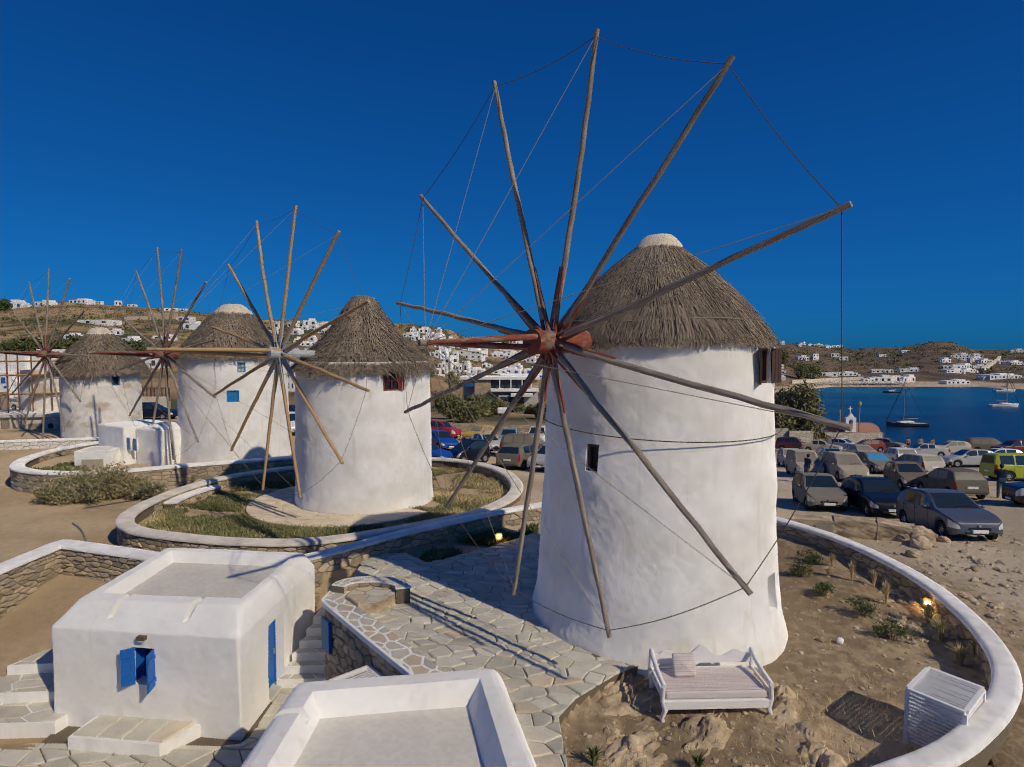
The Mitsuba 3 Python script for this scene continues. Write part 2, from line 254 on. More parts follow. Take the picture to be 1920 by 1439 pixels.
def H(x, y, detail=True):
    x, y = np.broadcast_arrays(np.asarray(x, float), np.asarray(y, float)); yy = np.maximum(y, 8.0)
    px = 960 + FPX * x / np.maximum(yy, 1)
    sl = 1 - sst(-9, -3, x)
    near = sl * np.interp(y, [0, 10, 24, 30, 42, 60], [-.4, -.4, -.45, -.5, .2, .3])
    lot = .075 * np.clip(y - 24, 0, 48) * sst(640, 780, px); near = near - (lot * (1 - sst(2.5, 11, x)) + .11 * np.clip(y - 19, 0, 60) * sst(2.5, 11, x)) + sst(6, 10, x) * (1 - sst(19, 23, y)) * .05
    D, zc = crest(px, y); Dv, zv = np.interp(px, VAL_PX, VAL_D), np.interp(px, VAL_PX, VAL_Z)
    y0 = np.interp(px, [560, 700, 1010, 1440, 1640, 1690], [50, 72, 72, 80, 80, 75.5]); x0 = x / np.maximum(yy, 1) * y0; zn = np.interp(px, [560, 700], [.2, -3.6]) * (1 - sst(1010, 1200, px)) + sst(1010, 1200, px) * -.11 * (y0 - 19)
    t1 = sst(y0, Dv, y); far = zn * (1 - t1) + zv * t1
    sea = sst(1200, 1300, px)
    t2 = np.clip((y - Dv) / (D - Dv), 0, 1); up = zv + (zc - zv) * (t2 ** 1.05)
    shore = np.interp(px, [1250, 1400, 1490, 1560, 1840, 1870, 1920], [160, 330, 385, 432, 434, 415, 405])
    t3 = np.clip((y - shore - 45) / (D - shore - 45), 0, 1); ups = np.where(y < shore - 8, -23, np.where(y < shore + 8, -22.3 + (y - shore + 8) * .22, -18.8 + (zc + 18.8) * t3 ** .85))
    up = up * (1 - sea) + ups * sea
    far = np.where(y > Dv, up, far)
    far = np.where(y > D, zc - (y - D) * .07, far); far = np.maximum(far, -26)
    z = np.where(y > y0, far, near)
    if detail:
        q = np.stack([x, y, np.zeros_like(x)], -1)
        amp = sst(100, 300, y) * 3.0
        z = z + (meshkit.fbm(q / 45., 4, 3) - .5) * amp * 1.3 * (1 - sst(.80, 1.0, y / D) * .5) * (1 - sea * (1 - sst(440, 520, y))) + (meshkit.fbm(q / 2.2, 3, 5) - .5) * .10 * (y < 90)
    ins = lambda P: shapely.contains_xy(P, x, y)
    m = ins(LOW); z = np.where(m, np.maximum(-.6 - .26 * np.clip(17.5 - y, 0, 9), -2.06) * (x < -9.9) + (x >= -9.9) * -2.06, z)
    m = ins(STEPS); z = np.where(m, -2.1, z)
    m = ins(YARD); zy = -.18 - .14 * sst(12.5, 9, y) + .12 * sst(6.5, 9.5, x)
    if detail: zy = zy + (meshkit.fbm(q * .9, 3, 9) - .5) * .22
    z = np.where(m, zy, z)
    z = np.where(ins(TERRACE), -.10, z)
    m = ins(MOUND2); z = np.where(m, -.14 + .0 * x, z) if not detail else np.where(m, -.14 + (meshkit.fbm(q * .8, 3, 2) - .5) * .1, z)
    m = ins(MOUND3); z = np.where(m, .12 + .01 * (y - 34), z)
    return z
def hz(x, y): return float(H(np.array([x]), np.array([y]))[0])
YS = np.geomspace(14, 1400, 2600)
def hit(px, py):                                                    # where the line of sight through this place of the photograph meets the land
    r = ray(px, py); p = r[None] * (YS / r[1])[:, None] + [0, 0, CAMZ]
    b = np.nonzero(p[:, 2] < H(p[:, 0], p[:, 1], False))[0]
    i = b[0] if len(b) else int(np.argmin(p[:, 2] - H(p[:, 0], p[:, 1], False) + (YS > 1050) * 99))
    return np.array([p[i, 0], p[i, 1], hz(p[i, 0], p[i, 1])])
us = np.unique(np.r_[np.linspace(-1.05, 1.05, 620), np.linspace(-4, -1.05, 40), np.linspace(1.05, 4, 40)])
ys = [-300, -60, -10, 2, 6]
while ys[-1] < 9: ys.append(ys[-1] + .4)
while ys[-1] < 38: ys.append(ys[-1] + .2)
while ys[-1] < 1500: ys.append(ys[-1] * 1.014)
while ys[-1] < 9000: ys.append(ys[-1] * 1.12)
ys = np.array(ys); X = us[None] * np.maximum(ys, 9)[:, None]; Y = np.repeat(ys[:, None], len(us), 1)
n0, n1 = X.shape; i, j = np.meshgrid(np.arange(n0 - 1), np.arange(n1 - 1), indexing='ij')
q = np.stack([i * n1 + j, i * n1 + j + 1, (i + 1) * n1 + j + 1, (i + 1) * n1 + j], -1).reshape(-1, 4)
struct('ground', (np.stack([X, Y, H(X, Y)], -1).reshape(-1, 3), q), 'm_ground', smooth=True)
struct('sea', ([[-9000, 70, -20], [9000, 70, -20], [9000, 15000, -20], [-9000, 15000, -20]], [[0, 1, 2, 3]]), 'm_sea')

# ---------------------------------------------------------------- stones, paving, walls
def stone(poly, f3, hgt, bev, back_, rng):
    P = np.asarray(poly.exterior.coords)[:-1]
    if len(P) > 9: P = P[np.linspace(0, len(P) - 1, 9).astype(int)]
    c = P.mean(0); d = np.linalg.norm(P - c, axis=1, keepdims=True); In = P + (c - P) * np.clip(bev / np.maximum(d, 1e-6), 0, .6)
    n = len(P); jit = rng.uniform(.85, 1.15, n); tilt = rng.normal(0, .12, 2)
    lean = np.clip((In - c) @ tilt, -hgt * .45, hgt * .45)
    A = np.c_[P, np.full(n, -back_)]; B = np.c_[P, hgt * .45 * jit]; C = np.c_[In, hgt * jit * .95 + lean * .5]; D = np.array([[c[0], c[1], hgt]])
    v = np.vstack([A, B, C, D]); k = np.arange(n); k1 = (k + 1) % n; f = []
    for o in (0, n): f += [np.stack([o + k, o + k1, o + n + k1], 1), np.stack([o + k, o + n + k1, o + n + k], 1)]
    f.append(np.stack([2 * n + k, 2 * n + k1, np.full(n, 3 * n)], 1))
    return f3(v), np.vstack(f)
def cells(region, sx, sy, rng, gap, rot=0.0, smin=.004, jit=.42):
    x0, y0, x1, y1 = region.bounds; pts = []
    for a, yy in enumerate(np.arange(y0 - sy, y1 + sy, sy)):
        for xx in np.arange(x0 - sx, x1 + sx, sx): pts.append((xx + (a % 2) * sx * .5 + rng.uniform(-jit, jit) * sx, (yy + rng.uniform(-jit, jit) * sy)))
    pts = np.array(pts); pts[:, 1] *= sx / sy
    out = []
    for g in shapely.voronoi_polygons(MultiPoint(pts)).geoms:
        g = shapely.affinity.scale(g, 1, sy / sx, origin=(0, 0)) if True else g
        g = g.intersection(region)
        for e in getattr(g, 'geoms', [g]):
            if e.geom_type != 'Polygon' or e.area < smin: continue
            e = e.buffer(-gap, join_style='mitre').simplify(gap * .6)
            for w in getattr(e, 'geoms', [e]):
                if w.geom_type == 'Polygon' and w.area > smin * .5: out.append(shapely.geometry.polygon.orient(w, 1.0))
    return out
import shapely.affinity
def lay(holder, name, polys, f3, bsdf, rng, hgt=(.02, .05), bev=.03, back_=.05, limit=300, tint=None):
    size = []
    for e in polys:
        c = f3(np.array([[*np.array(e.centroid.coords)[0], 0]]))[0]; size.append(e.area / max((c ** 2).sum(), 1))
    order = np.argsort(size)[::-1]; rest = MB()
    for r, idx in enumerate(order):
        e = polys[idx]; v, f = stone(e, f3, rng.uniform(*hgt), bev, back_, rng)
        uv = np.array([rng.beta(2, 2.2), rng.uniform(.1, 1)]) if tint is None else np.array(tint(rng))
        if r < limit: put(f'{holder}__{name}', (v, f), bsdf, uv=np.tile(uv, (len(v), 1)))
        else: rest.add(v, f, uv)
    if rest.n: k = put(f'{holder}__small_{name}', rest, bsdf); tag(k, kind='stuff')
class Path:
    def __init__(s, pts, step=.2, smooth=True):
        p = np.asarray(pts, float); d = np.r_[0, np.cumsum(np.linalg.norm(np.diff(p, axis=0), axis=1))]; n = max(2, int(d[-1] / step)); t = np.linspace(0, d[-1], n + 1)
        if smooth: p = CubicSpline(d, p)(t)
        else: t = np.unique(np.r_[t, d]); p = np.stack([np.interp(t, d, p[:, k]) for k in (0, 1)], 1)
        s.p = p; s.s = np.r_[0, np.cumsum(np.linalg.norm(np.diff(p, axis=0), axis=1))]; s.L = s.s[-1]
        g = np.gradient(p, axis=0); s.t = g / np.linalg.norm(g, axis=1, keepdims=True); s.n = np.stack([-s.t[:, 1], s.t[:, 0]], 1)
    def at(s, q): return np.stack([np.interp(q, s.s, s.p[:, k]) for k in (0, 1)], -1), np.stack([np.interp(q, s.s, s.n[:, k]) for k in (0, 1)], -1)
def sweep(path, sec, zf, wob=0.0, seed=0):                         # sec: closed outline (lateral, height) turned round the path
    sec = np.asarray(sec, float); m = len(sec); z = zf(path.s)
    v = np.concatenate([path.p[:, None] + path.n[:, None] * sec[None, :, :1], (z[:, None] + sec[None, :, 1])[..., None]], -1)
    if wob: v = v + (np.stack([meshkit.fbm(v * 1.7, 3, seed + k) for k in range(3)], -1) - .5) * 2 * wob
    n = len(path.p); i, j = np.meshgrid(np.arange(n - 1), np.arange(m), indexing='ij'); k = (j + 1) % m
    f = np.stack([i * m + j, i * m + k, (i + 1) * m + k, (i + 1) * m + j], -1).reshape(-1, 4); f = np.vstack([f[:, [0, 2, 1]], f[:, [0, 3, 2]]])
    c0, c1 = v[0].mean(0), v[-1].mean(0); V = np.vstack([v.reshape(-1, 3), c0, c1]); b = n * m; jj = np.arange(m); kk = (jj + 1) % m
    return V, np.vstack([f, np.stack([np.full(m, b), jj, kk], 1), np.stack([np.full(m, b + 1), (n - 1) * m + kk, (n - 1) * m + jj], 1)])
def capsec(w, h, drop): return [(-w / 2, -drop), (-w / 2 - .01, -.02), (-w / 2 + .03, h * .6), (-w / 4, h), (w / 4, h), (w / 2 - .03, h * .6), (w / 2 + .01, -.02), (w / 2, -drop)]
def dry_wall(name, label, pts, ztop, zbase, th, sides, seed, cap=True, smooth=True, cat='wall', capw=.1, drop=.07, sx=.34, sy=.17, capmat='m_white', limit=300, stones='m_stone', hgt=(.02, .06)):
    rng = np.random.default_rng(seed); P = Path(pts, .2, smooth); zt = (lambda s: np.interp(s / P.L, *zip(*ztop))) if isinstance(ztop, list) else (lambda s: np.full_like(np.asarray(s, float), ztop))
    key = thing(name, label, cat)
    n = len(P.p); ang = np.array([[-1, 0], [-1, 1], [1, 1], [1, 0]]); v = []
    for k in range(n):
        for a, b in ang: x, y = P.p[k] + P.n[k] * a * (th / 2 - .03); v.append([x, y, zt(P.s[k]) - .04 if b else zbase(x, y) - .3])
    f = []
    for k in range(n - 1):
        for j in range(4): f.append([k * 4 + j, (k + 1) * 4 + j, (k + 1) * 4 + (j + 1) % 4, k * 4 + (j + 1) % 4])
    f += [[0, 1, 2, 3], [(n - 1) * 4 + 3, (n - 1) * 4 + 2, (n - 1) * 4 + 1, (n - 1) * 4]]
    put(f'{key}__core', (v, f), 'm_mortar')
    if cap: put(f'{key}__coping', sweep(P, capsec(th + capw, .05, drop), zt, .014, seed), capmat, smooth=50)
    allp = []
    for side, s0, s1 in sides:
        sg = 1 if side == 'L' else -1; ss = np.arange(s0 * P.L, s1 * P.L + .01, .3); top = [(s, zt(s) - (drop if cap else -.01)) for s in ss]; bot = []
        for s in ss:
            p, nn = P.at(s); q = p + nn * sg * (th / 2 + .05); bot.append((s, zbase(q[0], q[1]) - .06))
        reg = Polygon(bot + top[::-1])
        if not reg.is_valid: reg = reg.buffer(0)
        def f3(w, sg=sg):
            p, nn = P.at(w[:, 0]); xy = p + nn * (sg * (th / 2 - .03 + w[:, 2]))[:, None]; return np.c_[xy, w[:, 1]]
        for e in cells(reg, sx, sy, rng, .012): allp.append((e, f3, sg))
    size = [e.area / max((f3(np.array([[*np.array(e.centroid.coords)[0], 0]]))[0] ** 2).sum(), 1) for e, f3, sg in allp]; rest = MB()
    for r, idx in enumerate(np.argsort(size)[::-1]):
        e, f3, sg = allp[idx]; v, f = stone(e, f3, rng.uniform(*hgt), .035, .05, rng)
        if sg > 0: f = f[:, ::-1]
        uv = np.array([rng.beta(2, 2.2), rng.uniform(.1, 1)])
        if r < limit: put(f'{key}__stone', (v, f), stones, uv=np.tile(uv, (len(v), 1)))
        else: rest.add(v, f, uv)
    if rest.n: k = put(f'{key}__small_stone', rest, stones); tag(k, kind='stuff')
    return key
gr = lambda x, y: hz(x, y)
dry_wall('enclosure_wall', 'long curved dry stone wall with white coping ringing the big near windmill', W_A, [(0, .38), (.25, .40), (.5, .40), (.75, .42), (1, .40)], lambda x, y: min(hz(x, y), -.05) if x > -4.3 else -1.0, .36,
         [('R', 0.0, .26), ('R', .47, .86), ('L', .30, .36)], 11, capw=.05)
dry_wall('mound_wall', 'low dry stone ring wall with white coping round the second windmill', W_B, .30, lambda x, y: min(hz(x, y), -.1), .45, [('R', .13, .47), ('L', .02, .22), ('L', .66, .84)], 12, sx=.30, sy=.15, capmat='m_oldcap')
dry_wall('curved_wall', 'white capped dry stone wall curving round the yard of the third windmill', W_C, .52, lambda x, y: min(hz(x, y), -.3), .5, [('L', .0, .25), ('R', .3, 1.0)], 13, sx=.42, sy=.2)
dry_wall('courtyard_wall', 'white coped dry stone wall with a sharp corner behind the small white house', W_E, .28, lambda x, y: min(hz(x, y), -.45), .45, [('R', .0, 1.0)], 14, smooth=False, sx=.33, sy=.13, hgt=(.03, .09))
dry_wall('whitewashed_wall', 'low whitewashed rubble wall across the sand below the fourth windmill', [(-44, 34.5), (-32, 37.9), (-26.6, 39.3)], .5, lambda x, y: -.55, .5, [('R', .0, 1.0)], 15, smooth=False, sx=.45, sy=.22, stones='m_oldwash')
dry_wall('lot_wall', 'long grey stone wall along the back of the middle car park', [(-14, 70.5), (-3, 70), (4, 69.6), (12, 69.4)], -2.4, lambda x, y: -3.7, .5, [('R', .1, .8)], 16, cap=False, smooth=False, sx=.5, sy=.22)

# ---------------------------------------------------------------- paving
trng = np.random.default_rng(21)
flat = lambda z: (lambda w: np.c_[w[:, :2], z + w[:, 2]])
def sheet(name, poly, z, bsdf, depth=.5, kind='structure'):
    m = trimesh.creation.extrude_polygon(poly, depth, engine='earcut'); m.apply_translation([0, 0, z - depth]); k = put(name, m, bsdf); tag(k, kind=kind); return k
k = sheet('terrace', TERRACE, -.035, 'm_mortar', .9)
lay(k, 'paving_stone', cells(TERRACE.difference(shapely.Point(*C1).buffer(2.95)), .46, .31, trng, .010, smin=.015, jit=.5), flat(-.04), 'm_flag', trng, (.03, .05), .03, .03)
COURT = Polygon([(-16, 4), (-16, 12.05), (-12.2, 12.05), (-9.9, 12.3), (-9.9, 17), (-4.4, 17), (-4.4, 14.6), (-3.2, 13.1), (-1.8, 11.2), (-.4, 10.6), (-.4, 4)])
k = sheet('courtyard', COURT, -2.03, 'm_mortar', .3)
vis = COURT.intersection(Polygon([(-13.5, 10.6), (-13.5, 12.05), (-12.2, 12.05), (-9.9, 12.3), (-5.6, 12.2), (-5.6, 14.7), (-4.4, 14.7), (-3.2, 13.1), (-1.8, 11.2), (-2.2, 11.0), (-4.2, 10.4), (-5.8, 9.9)]))
lay(k, 'paving_stone', cells(vis, .62, .40, trng, .013, smin=.02, jit=.48), flat(-2.03), 'm_flag', trng, (.025, .04), .03, .03, tint=lambda r: (r.uniform(0, .7), r.uniform(.3, 1)))
apron = shapely.Point(-6.75, 25.2).buffer(4.05).difference(shapely.Point(*C2).buffer(2.9)).intersection(Polygon([(-12, 27.5), (-12, 18), (-3.2, 18), (-3.2, 23.2), (-6, 25), (-9, 28)]))
k = sheet('stone_apron', apron, -.04, 'm_concrete', .3)
lay(k, 'paving_stone', cells(apron, .95, .6, trng, .018, smin=.02), flat(-.045), 'm_flag', trng, (.02, .035), .03, .03, tint=lambda r: (r.uniform(.75, 1), r.uniform(.5, 1)))

# stairs with white risers: left of the house and up to the terrace on its right
def flight(name, label, steps, seed):
    key = thing(name, label, 'steps'); rng = np.random.default_rng(seed)
    for P_, z, d in steps:
        m = trimesh.creation.extrude_polygon(P_, d, engine='earcut'); m.apply_translation([0, 0, z - d]); put(f'{key}__riser', m, 'm_lime')
        for e in cells(P_.buffer(-.02), .8, .5, rng, .012, smin=.002):
            v, f = stone(e, flat(z - .012), .026, .02, .02, rng); put(f'{key}__tread_stone', (v, f), 'm_flag', uv=np.tile([rng.uniform(0, .8), rng.uniform(.3, .9)], (len(v), 1)))
flight('left_steps', 'broad flagstone steps with white risers climbing along the left side of the small white house',
       [(Polygon([(-13.2, 12.45), (-9.8, 12.62), (-9.6, 13.5), (-13.4, 13.3)]), -1.77, .35), (Polygon([(-12.6, 13.22), (-9.8, 13.42), (-9.6, 14.4), (-12.6, 14.2)]), -1.53, .35), (Polygon([(-12.0, 14.05), (-9.8, 14.32), (-9.6, 16.2), (-11.2, 16.0)]), -1.29, .35)], 3)
st = []
for q in range(6):
    y = 14.35 + .25 * q; w0 = -5.72 + .1 * q; st.append((Polygon([(w0, y), (-4.42, y + .06), (-4.42, y + (.33 if q < 5 else 1.5)), (w0 + .1, y + (.3 if q < 5 else 1.2))]), -1.8 + .2 * q, .5))
flight('house_steps', 'narrow stone steps rising between the small white house and the terrace wall', st, 4)

# low retaining wall with a seat and crazy paved top along the terrace edge
seat_line = [(-4.26, 14.98), (-4.32, 14.45), (-3.05, 12.95), (-1.45, 11.1)]
k = dry_wall('terrace_wall', 'dry stone retaining wall below the terrace with a crazy paved top and seat', seat_line, [(0, .16), (.3, .12), (1, .02)], lambda x, y: -2.05, .5, [('R', 0, 1.0)], 17, cap=False, smooth=False, sx=.36, sy=.2)
P = Path(seat_line, .2, False); reg = Polygon([(0, -.30), (P.L, -.30), (P.L, .26), (0, .26)])
put(f'{k}__joint_bed', sweep(P, [(-.3, -.1), (-.3, .015), (.27, .015), (.27, -.1)], lambda s: np.interp(s / P.L, [0, .3, 1], [.18, .14, .04])), 'm_purewhite')
def f_top(w):
    p, nn = P.at(w[:, 0]); xy = p - nn * w[:, 1:2]; return np.c_[xy, np.interp(w[:, 0] / P.L, [0, .3, 1], [.195, .155, .055]) + w[:, 2]]
lay(k, 'top_stone', cells(reg, .42, .3, trng, .026, smin=.01), f_top, 'm_flag', trng, (.006, .01), .015, .004, tint=lambda r: (r.uniform(.3, 1), r.uniform(.1, .55)))
k = thing('corner_bench', 'low curved stone seat with white jointed top at the head of the terrace', 'bench')
seatb = Path([(-4.30, 14.75), (-4.12, 15.05), (-3.75, 15.18), (-3.15, 15.12), (-2.78, 14.9), (-2.66, 14.6)], .15)
put(f'{k}__backrest', sweep(seatb, [(-.16, -.6), (-.16, .0), (.16, .0), (.16, -.6)], lambda s: .36 + 0 * s), 'm_mortar')
rr = np.random.default_rng(8)
for e in cells(Polygon([(0, 0), (seatb.L, 0), (seatb.L, .34), (0, .34)]), .32, .16, rr, .008):
    def fb(w):
        p, nn = seatb.at(w[:, 0]); return np.c_[p - nn * (.14 + w[:, 2:3]), .04 + w[:, 1]]
    v, f = stone(e, fb, .04, .02, .04, rr); put(f'{k}__stone', (v, f), 'm_stone', uv=np.tile([rr.beta(2, 2), rr.uniform(.4, 1)], (len(v), 1)))
put(f'{k}__joint_bed', sweep(seatb, [(-.19, 0), (-.19, .03), (.19, .03), (.19, 0)], lambda s: .36 + 0 * s), 'm_purewhite')
for e in cells(Polygon([(0, -.17), (seatb.L, -.17), (seatb.L, .17), (0, .17)]), .34, .2, rr, .022):
    def fb(w):
        p, nn = seatb.at(w[:, 0]); return np.c_[p - nn * w[:, 1:2], .392 + w[:, 2]]
    v, f = stone(e, fb, .008, .015, .004, rr); put(f'{k}__top_stone', (v, f), 'm_flag', uv=np.tile([rr.uniform(.3, 1), rr.uniform(.15, .6)], (len(v), 1)))
SEAT = Polygon([(-4.02, 14.42), (-3.98, 14.88), (-3.62, 15.02), (-3.15, 14.95), (-2.84, 14.72), (-2.9, 14.4), (-3.2, 14.02), (-3.62, 13.98)])
m = trimesh.creation.extrude_polygon(SEAT, .35, engine='earcut'); m.apply_translation([0, 0, -.1]); put(f'{k}__seat', m, 'm_rock')
for e in cells(SEAT, .45, .3, rr, .02):
    v, f = stone(e, flat(.255), .008, .015, .004, rr); put(f'{k}__top_stone', (v, f), 'm_flag', uv=np.tile([rr.uniform(.3, 1), rr.uniform(.2, .6)], (len(v), 1)))

k = thing('stone_bench', 'low stone seat with white slab top built inside the ring wall of the second windmill', 'bench')
ws_ = Path([(-13.62, 23.9), (-13.62, 25.6), (-13.2, 27.0)], .15)
put(f'{k}__core', sweep(ws_, [(-.2, -.6), (-.2, 0), (.22, 0), (.22, -.6)], lambda s: .08 + 0 * s), 'm_mortar')
rr = np.random.default_rng(18)
for e in cells(Polygon([(0, -.25), (ws_.L, -.25), (ws_.L, .06), (0, .06)]), .36, .17, rr, .008):
    def fb(w):
        p, nn = ws_.at(w[:, 0]); return np.c_[p - nn * (.18 + w[:, 2:3]), w[:, 1]]
    v, f = stone(e, fb, .04, .02, .04, rr); put(f'{k}__stone', (v, f), 'm_stone', uv=np.tile([rr.beta(2, 2), rr.uniform(.4, 1)], (len(v), 1)))
for a_, b_ in ((0, .33), (.34, .66), (.67, 1)): put(f'{k}__slab', sweep(Path(np.stack([np.interp(np.linspace(a_, b_, 6), ws_.s / ws_.L, ws_.p[:, q]) for q in (0, 1)], 1), .2, False), [(-.27, 0), (-.27, .07), (.24, .07), (.24, 0)], lambda s: .085 + 0 * s, .01, 5), 'm_white', smooth=40)

# ---------------------------------------------------------------- windmills
def thatch(key, C, z0, prof, nstraw, seed, ragged=1.0, wid=.022, tint=(0, 1), ln_=(.28, .6)):
    rng = np.random.default_rng(seed); prof = np.asarray(prof, float); cz = np.r_[0, np.cumsum(np.linalg.norm(np.diff(prof, axis=0), axis=1))]; L = cz[-1]
    def dsp(v): return v + (meshkit.fbm(np.r_['-1', v[..., :2], v[..., 2:]] * [2.2, 2.2, 1.1], 3, seed)[..., None] - .5) * .12 * ragged
    rk = put(f'{key}__thatch_roof', lathe(np.vstack([[prof[0, 0] * .8, prof[0, 1] + .12], prof]) + [-.03, -.03], 72, (C[0], C[1], 0), disp=dsp), 'm_straw', smooth=True, uv=None) if False else None
    v, f = lathe(np.vstack([[prof[0, 0] - .25, prof[0, 1] + .1], prof]) - [.03, .03], 72, (0, 0, 0), disp=dsp)
    rk = put(f'{key}__thatch_roof', (v + [C[0], C[1], 0], f), 'm_straw', smooth=True, uv=np.tile([.15, .35], (len(v), 1)))
    t = rng.uniform(0, 1, nstraw) ** .8; t[: nstraw // 9] = rng.uniform(0, .05, nstraw // 9); a = rng.uniform(0, 2 * np.pi, nstraw)
    s = t * L; ln = rng.uniform(*ln_, nstraw); s1 = np.maximum(s - ln, -rng.uniform(.0, .32, nstraw) * ragged * (.35 + 1.1 * meshkit.noise(np.stack([a * 3, a * 0, a * 0], 1), seed)))
    def pt(s, a, lift):
        sc = np.clip(s, 0, L); r = np.interp(sc, cz, prof[:, 0]); z = np.interp(sc, cz, prof[:, 1])
        over = np.minimum(s, 0); r = r - over * .25 + lift; z = z + over * .95 + lift * .6
        r = r + (meshkit.fbm(np.stack([np.cos(a) * r * 2.2, np.sin(a) * r * 2.2, z * 1.1], 1), 3, seed) - .5) * .12 * ragged
        return np.stack([C[0] + r * np.cos(a), C[1] + r * np.sin(a), z], 1)
    da = rng.normal(0, .035 * min(ragged, 1.2), nstraw) + .04 * np.sin(a * 5 + s * 2); l1 = rng.uniform(.0, .05, nstraw) * ragged
    tufts = meshkit.fbm(np.stack([a * 6, s * .6, s * 0], 1), 3, seed + 4)
    p0, p1 = pt(s, a, rng.uniform(-.03, .02, nstraw)), pt(s1, a + da, l1 + .02 + (tufts - .5) * .1)
    side = np.stack([-np.sin(a), np.cos(a), 0 * a], 1) * (rng.uniform(.5, 1.3, nstraw) * wid)[:, None]
    v = np.stack([p0 - side * .6, p0 + side * .6, p1 + side * .5, p1 - side * .5], 1).reshape(-1, 3); b = np.arange(nstraw) * 4
    f = np.vstack([np.stack([b, b + 1, b + 2], 1), np.stack([b, b + 2, b + 3], 1)])
    uv = np.stack([np.clip(rng.beta(2, 2, nstraw) * (tint[1] - tint[0]) + tint[0] + (tufts - .5) * .6, 0, 1), np.clip(rng.uniform(.1, 1, nstraw) + (tufts - .5) * .9, 0, 1)], 1)
    k = put(f'{rk}__straw', (v, f), 'm_straw', uv=np.repeat(uv, 4, 0)); tag(k, kind='stuff')
    return rk
def windmill(label, C, wall, roof, hub, az, el, ang, rad, off, spar_m, inner_m, hub_m, seed, windows, bow, nstraw, wallmat='m_plaster', cap='m_cream', inner_l=1.5, spar_r=.062, ragged=1.0, rings=(), hub_l=(-.45, .75), capk=1.0, rope_r=.011, wid=.022, tint=(0, 1), bow_m=None, ln_=(.28, .6)):
    key = thing('windmill', label, 'windmill'); rng = np.random.default_rng(seed); C = np.asarray(C, float)
    zs = np.r_[np.linspace(wall[0][0], wall[-1][0], 34)]; rr = PchipInterpolator(*np.array(wall).T)(zs)
    def dsp(v):
        r = (meshkit.fbm(v * [.9, .9, .9], 3, seed) - .5)[..., None] * .11 + (meshkit.fbm(v * 2.6, 3, seed + 2) - .5)[..., None] * .055
        d = v * [1, 1, 0]; return v + d / np.linalg.norm(d, axis=-1, keepdims=True) * r
    tw = mani(lathe(np.stack([rr, zs], 1), 120, (C[0], C[1], 0), disp=dsp))
    vc = np.array([-C[0], -C[1], 0.]); vc /= np.linalg.norm(vc); rt = np.cross([0, 0, 1.], vc)
    for a, z, w, h, style in windows:
        a = math.radians(a); n, r, u = frame(vc * math.cos(a) + rt * math.sin(a)); R = float(np.interp(z, *np.array(wall).T)); o = np.array([C[0], C[1], z]) + n * R
        bx = trimesh.creation.box([w, h, .7]); M = np.eye(4); M[:3, :3] = np.stack([r, u, n], 1); M[:3, 3] = o; bx.apply_transform(M); tw = tw - mani((bx.vertices, bx.faces))
        if style == 'blank': continue
        wk = numbered(f'{key}__window'); fm, pm = {'brown': ('m_brown', 'm_dark'), 'dark': ('m_brown', 'm_dark'), 'red': ('m_redframe', 'm_dark'), 'blue': ('m_tealshut', 'm_tealshut'), 'white': ('m_tealshut', 'm_cream'), 'open': ('m_tealshut', 'm_dark')}[style]
        L = lambda x, y, d: o + r * x + u * y + n * d
        dep = -.12 if style != 'red' else -.04
        put(f'{wk}__pane', MB().beam(L(0, -h / 2, dep - .05), L(0, h / 2, dep - .05), w, .02, up=n), pm)
        fr = MB(); b = .055
        for sx in (-1, 1): fr.beam(L(sx * (w / 2 - b / 2), -h / 2, dep), L(sx * (w / 2 - b / 2), h / 2, dep), b, .07, up=n)
        for sy in (-1, 1): fr.beam(L(-w / 2 + b, sy * (h / 2 - b / 2), dep), L(w / 2 - b, sy * (h / 2 - b / 2), dep), .07, b, up=u)
        if style in ('red', 'white'): fr.beam(L(-w / 2, 0, dep), L(w / 2, 0, dep), .04, .035, up=u); fr.beam(L(0, -h / 2, dep), L(0, h / 2, dep), .03, .03, up=n)
        put(f'{wk}__frame', fr, fm)
        if style == 'blue':
            for q in range(5): put(f'{wk}__board', MB().beam(L(-w / 2 + .06 + (q + .5) * (w - .12) / 5, -h / 2 + .06, dep - .03), L(-w / 2 + .06 + (q + .5) * (w - .12) / 5, h / 2 - .06, dep - .03), (w - .12) / 5 - .012, .03, up=n), 'm_tealshut')
        if style in ('brown', 'red'):
            for sx in ((-1, 1) if style == 'brown' else (1,)):
                e = L(sx * w / 2, 0, .0); d2 = n * .38 + r * sx * .92; d2 /= np.linalg.norm(d2); wd = w * (.5 if style == 'brown' else .3)
                sm = MB()
                for q in range(3): c = e + d2 * (wd * (q + .5) / 3); sm.beam(c - u * h / 2, c + u * h / 2, wd / 3 - .01, .03, up=np.cross(d2, u))
                put(f'{wk}__shutter', sm, fm)
    put(f'{key}__wall', back(tw), wallmat, smooth=35)
    rk = thatch(key, C, 0, roof, nstraw, seed, ragged, wid, tint, ln_)
    r1, z1 = roof[-1]
    capp = np.array([(r1 * 1.12, z1 - .14), (r1 * .98, z1 + .03), (r1 * .72, z1 + .22 * capk), (r1 * .52, z1 + .33 * capk), (r1 * .22, z1 + .37 * capk), (.02, z1 + .38 * capk)])
    def dc(v): return v + (meshkit.fbm(v * 3, 2, seed)[..., None] - .5) * .2 * [1, 1, .6]
    put(f'{key}__cap', lathe(capp, 40, (C[0], C[1], 0), disp=dc), cap, smooth=40)
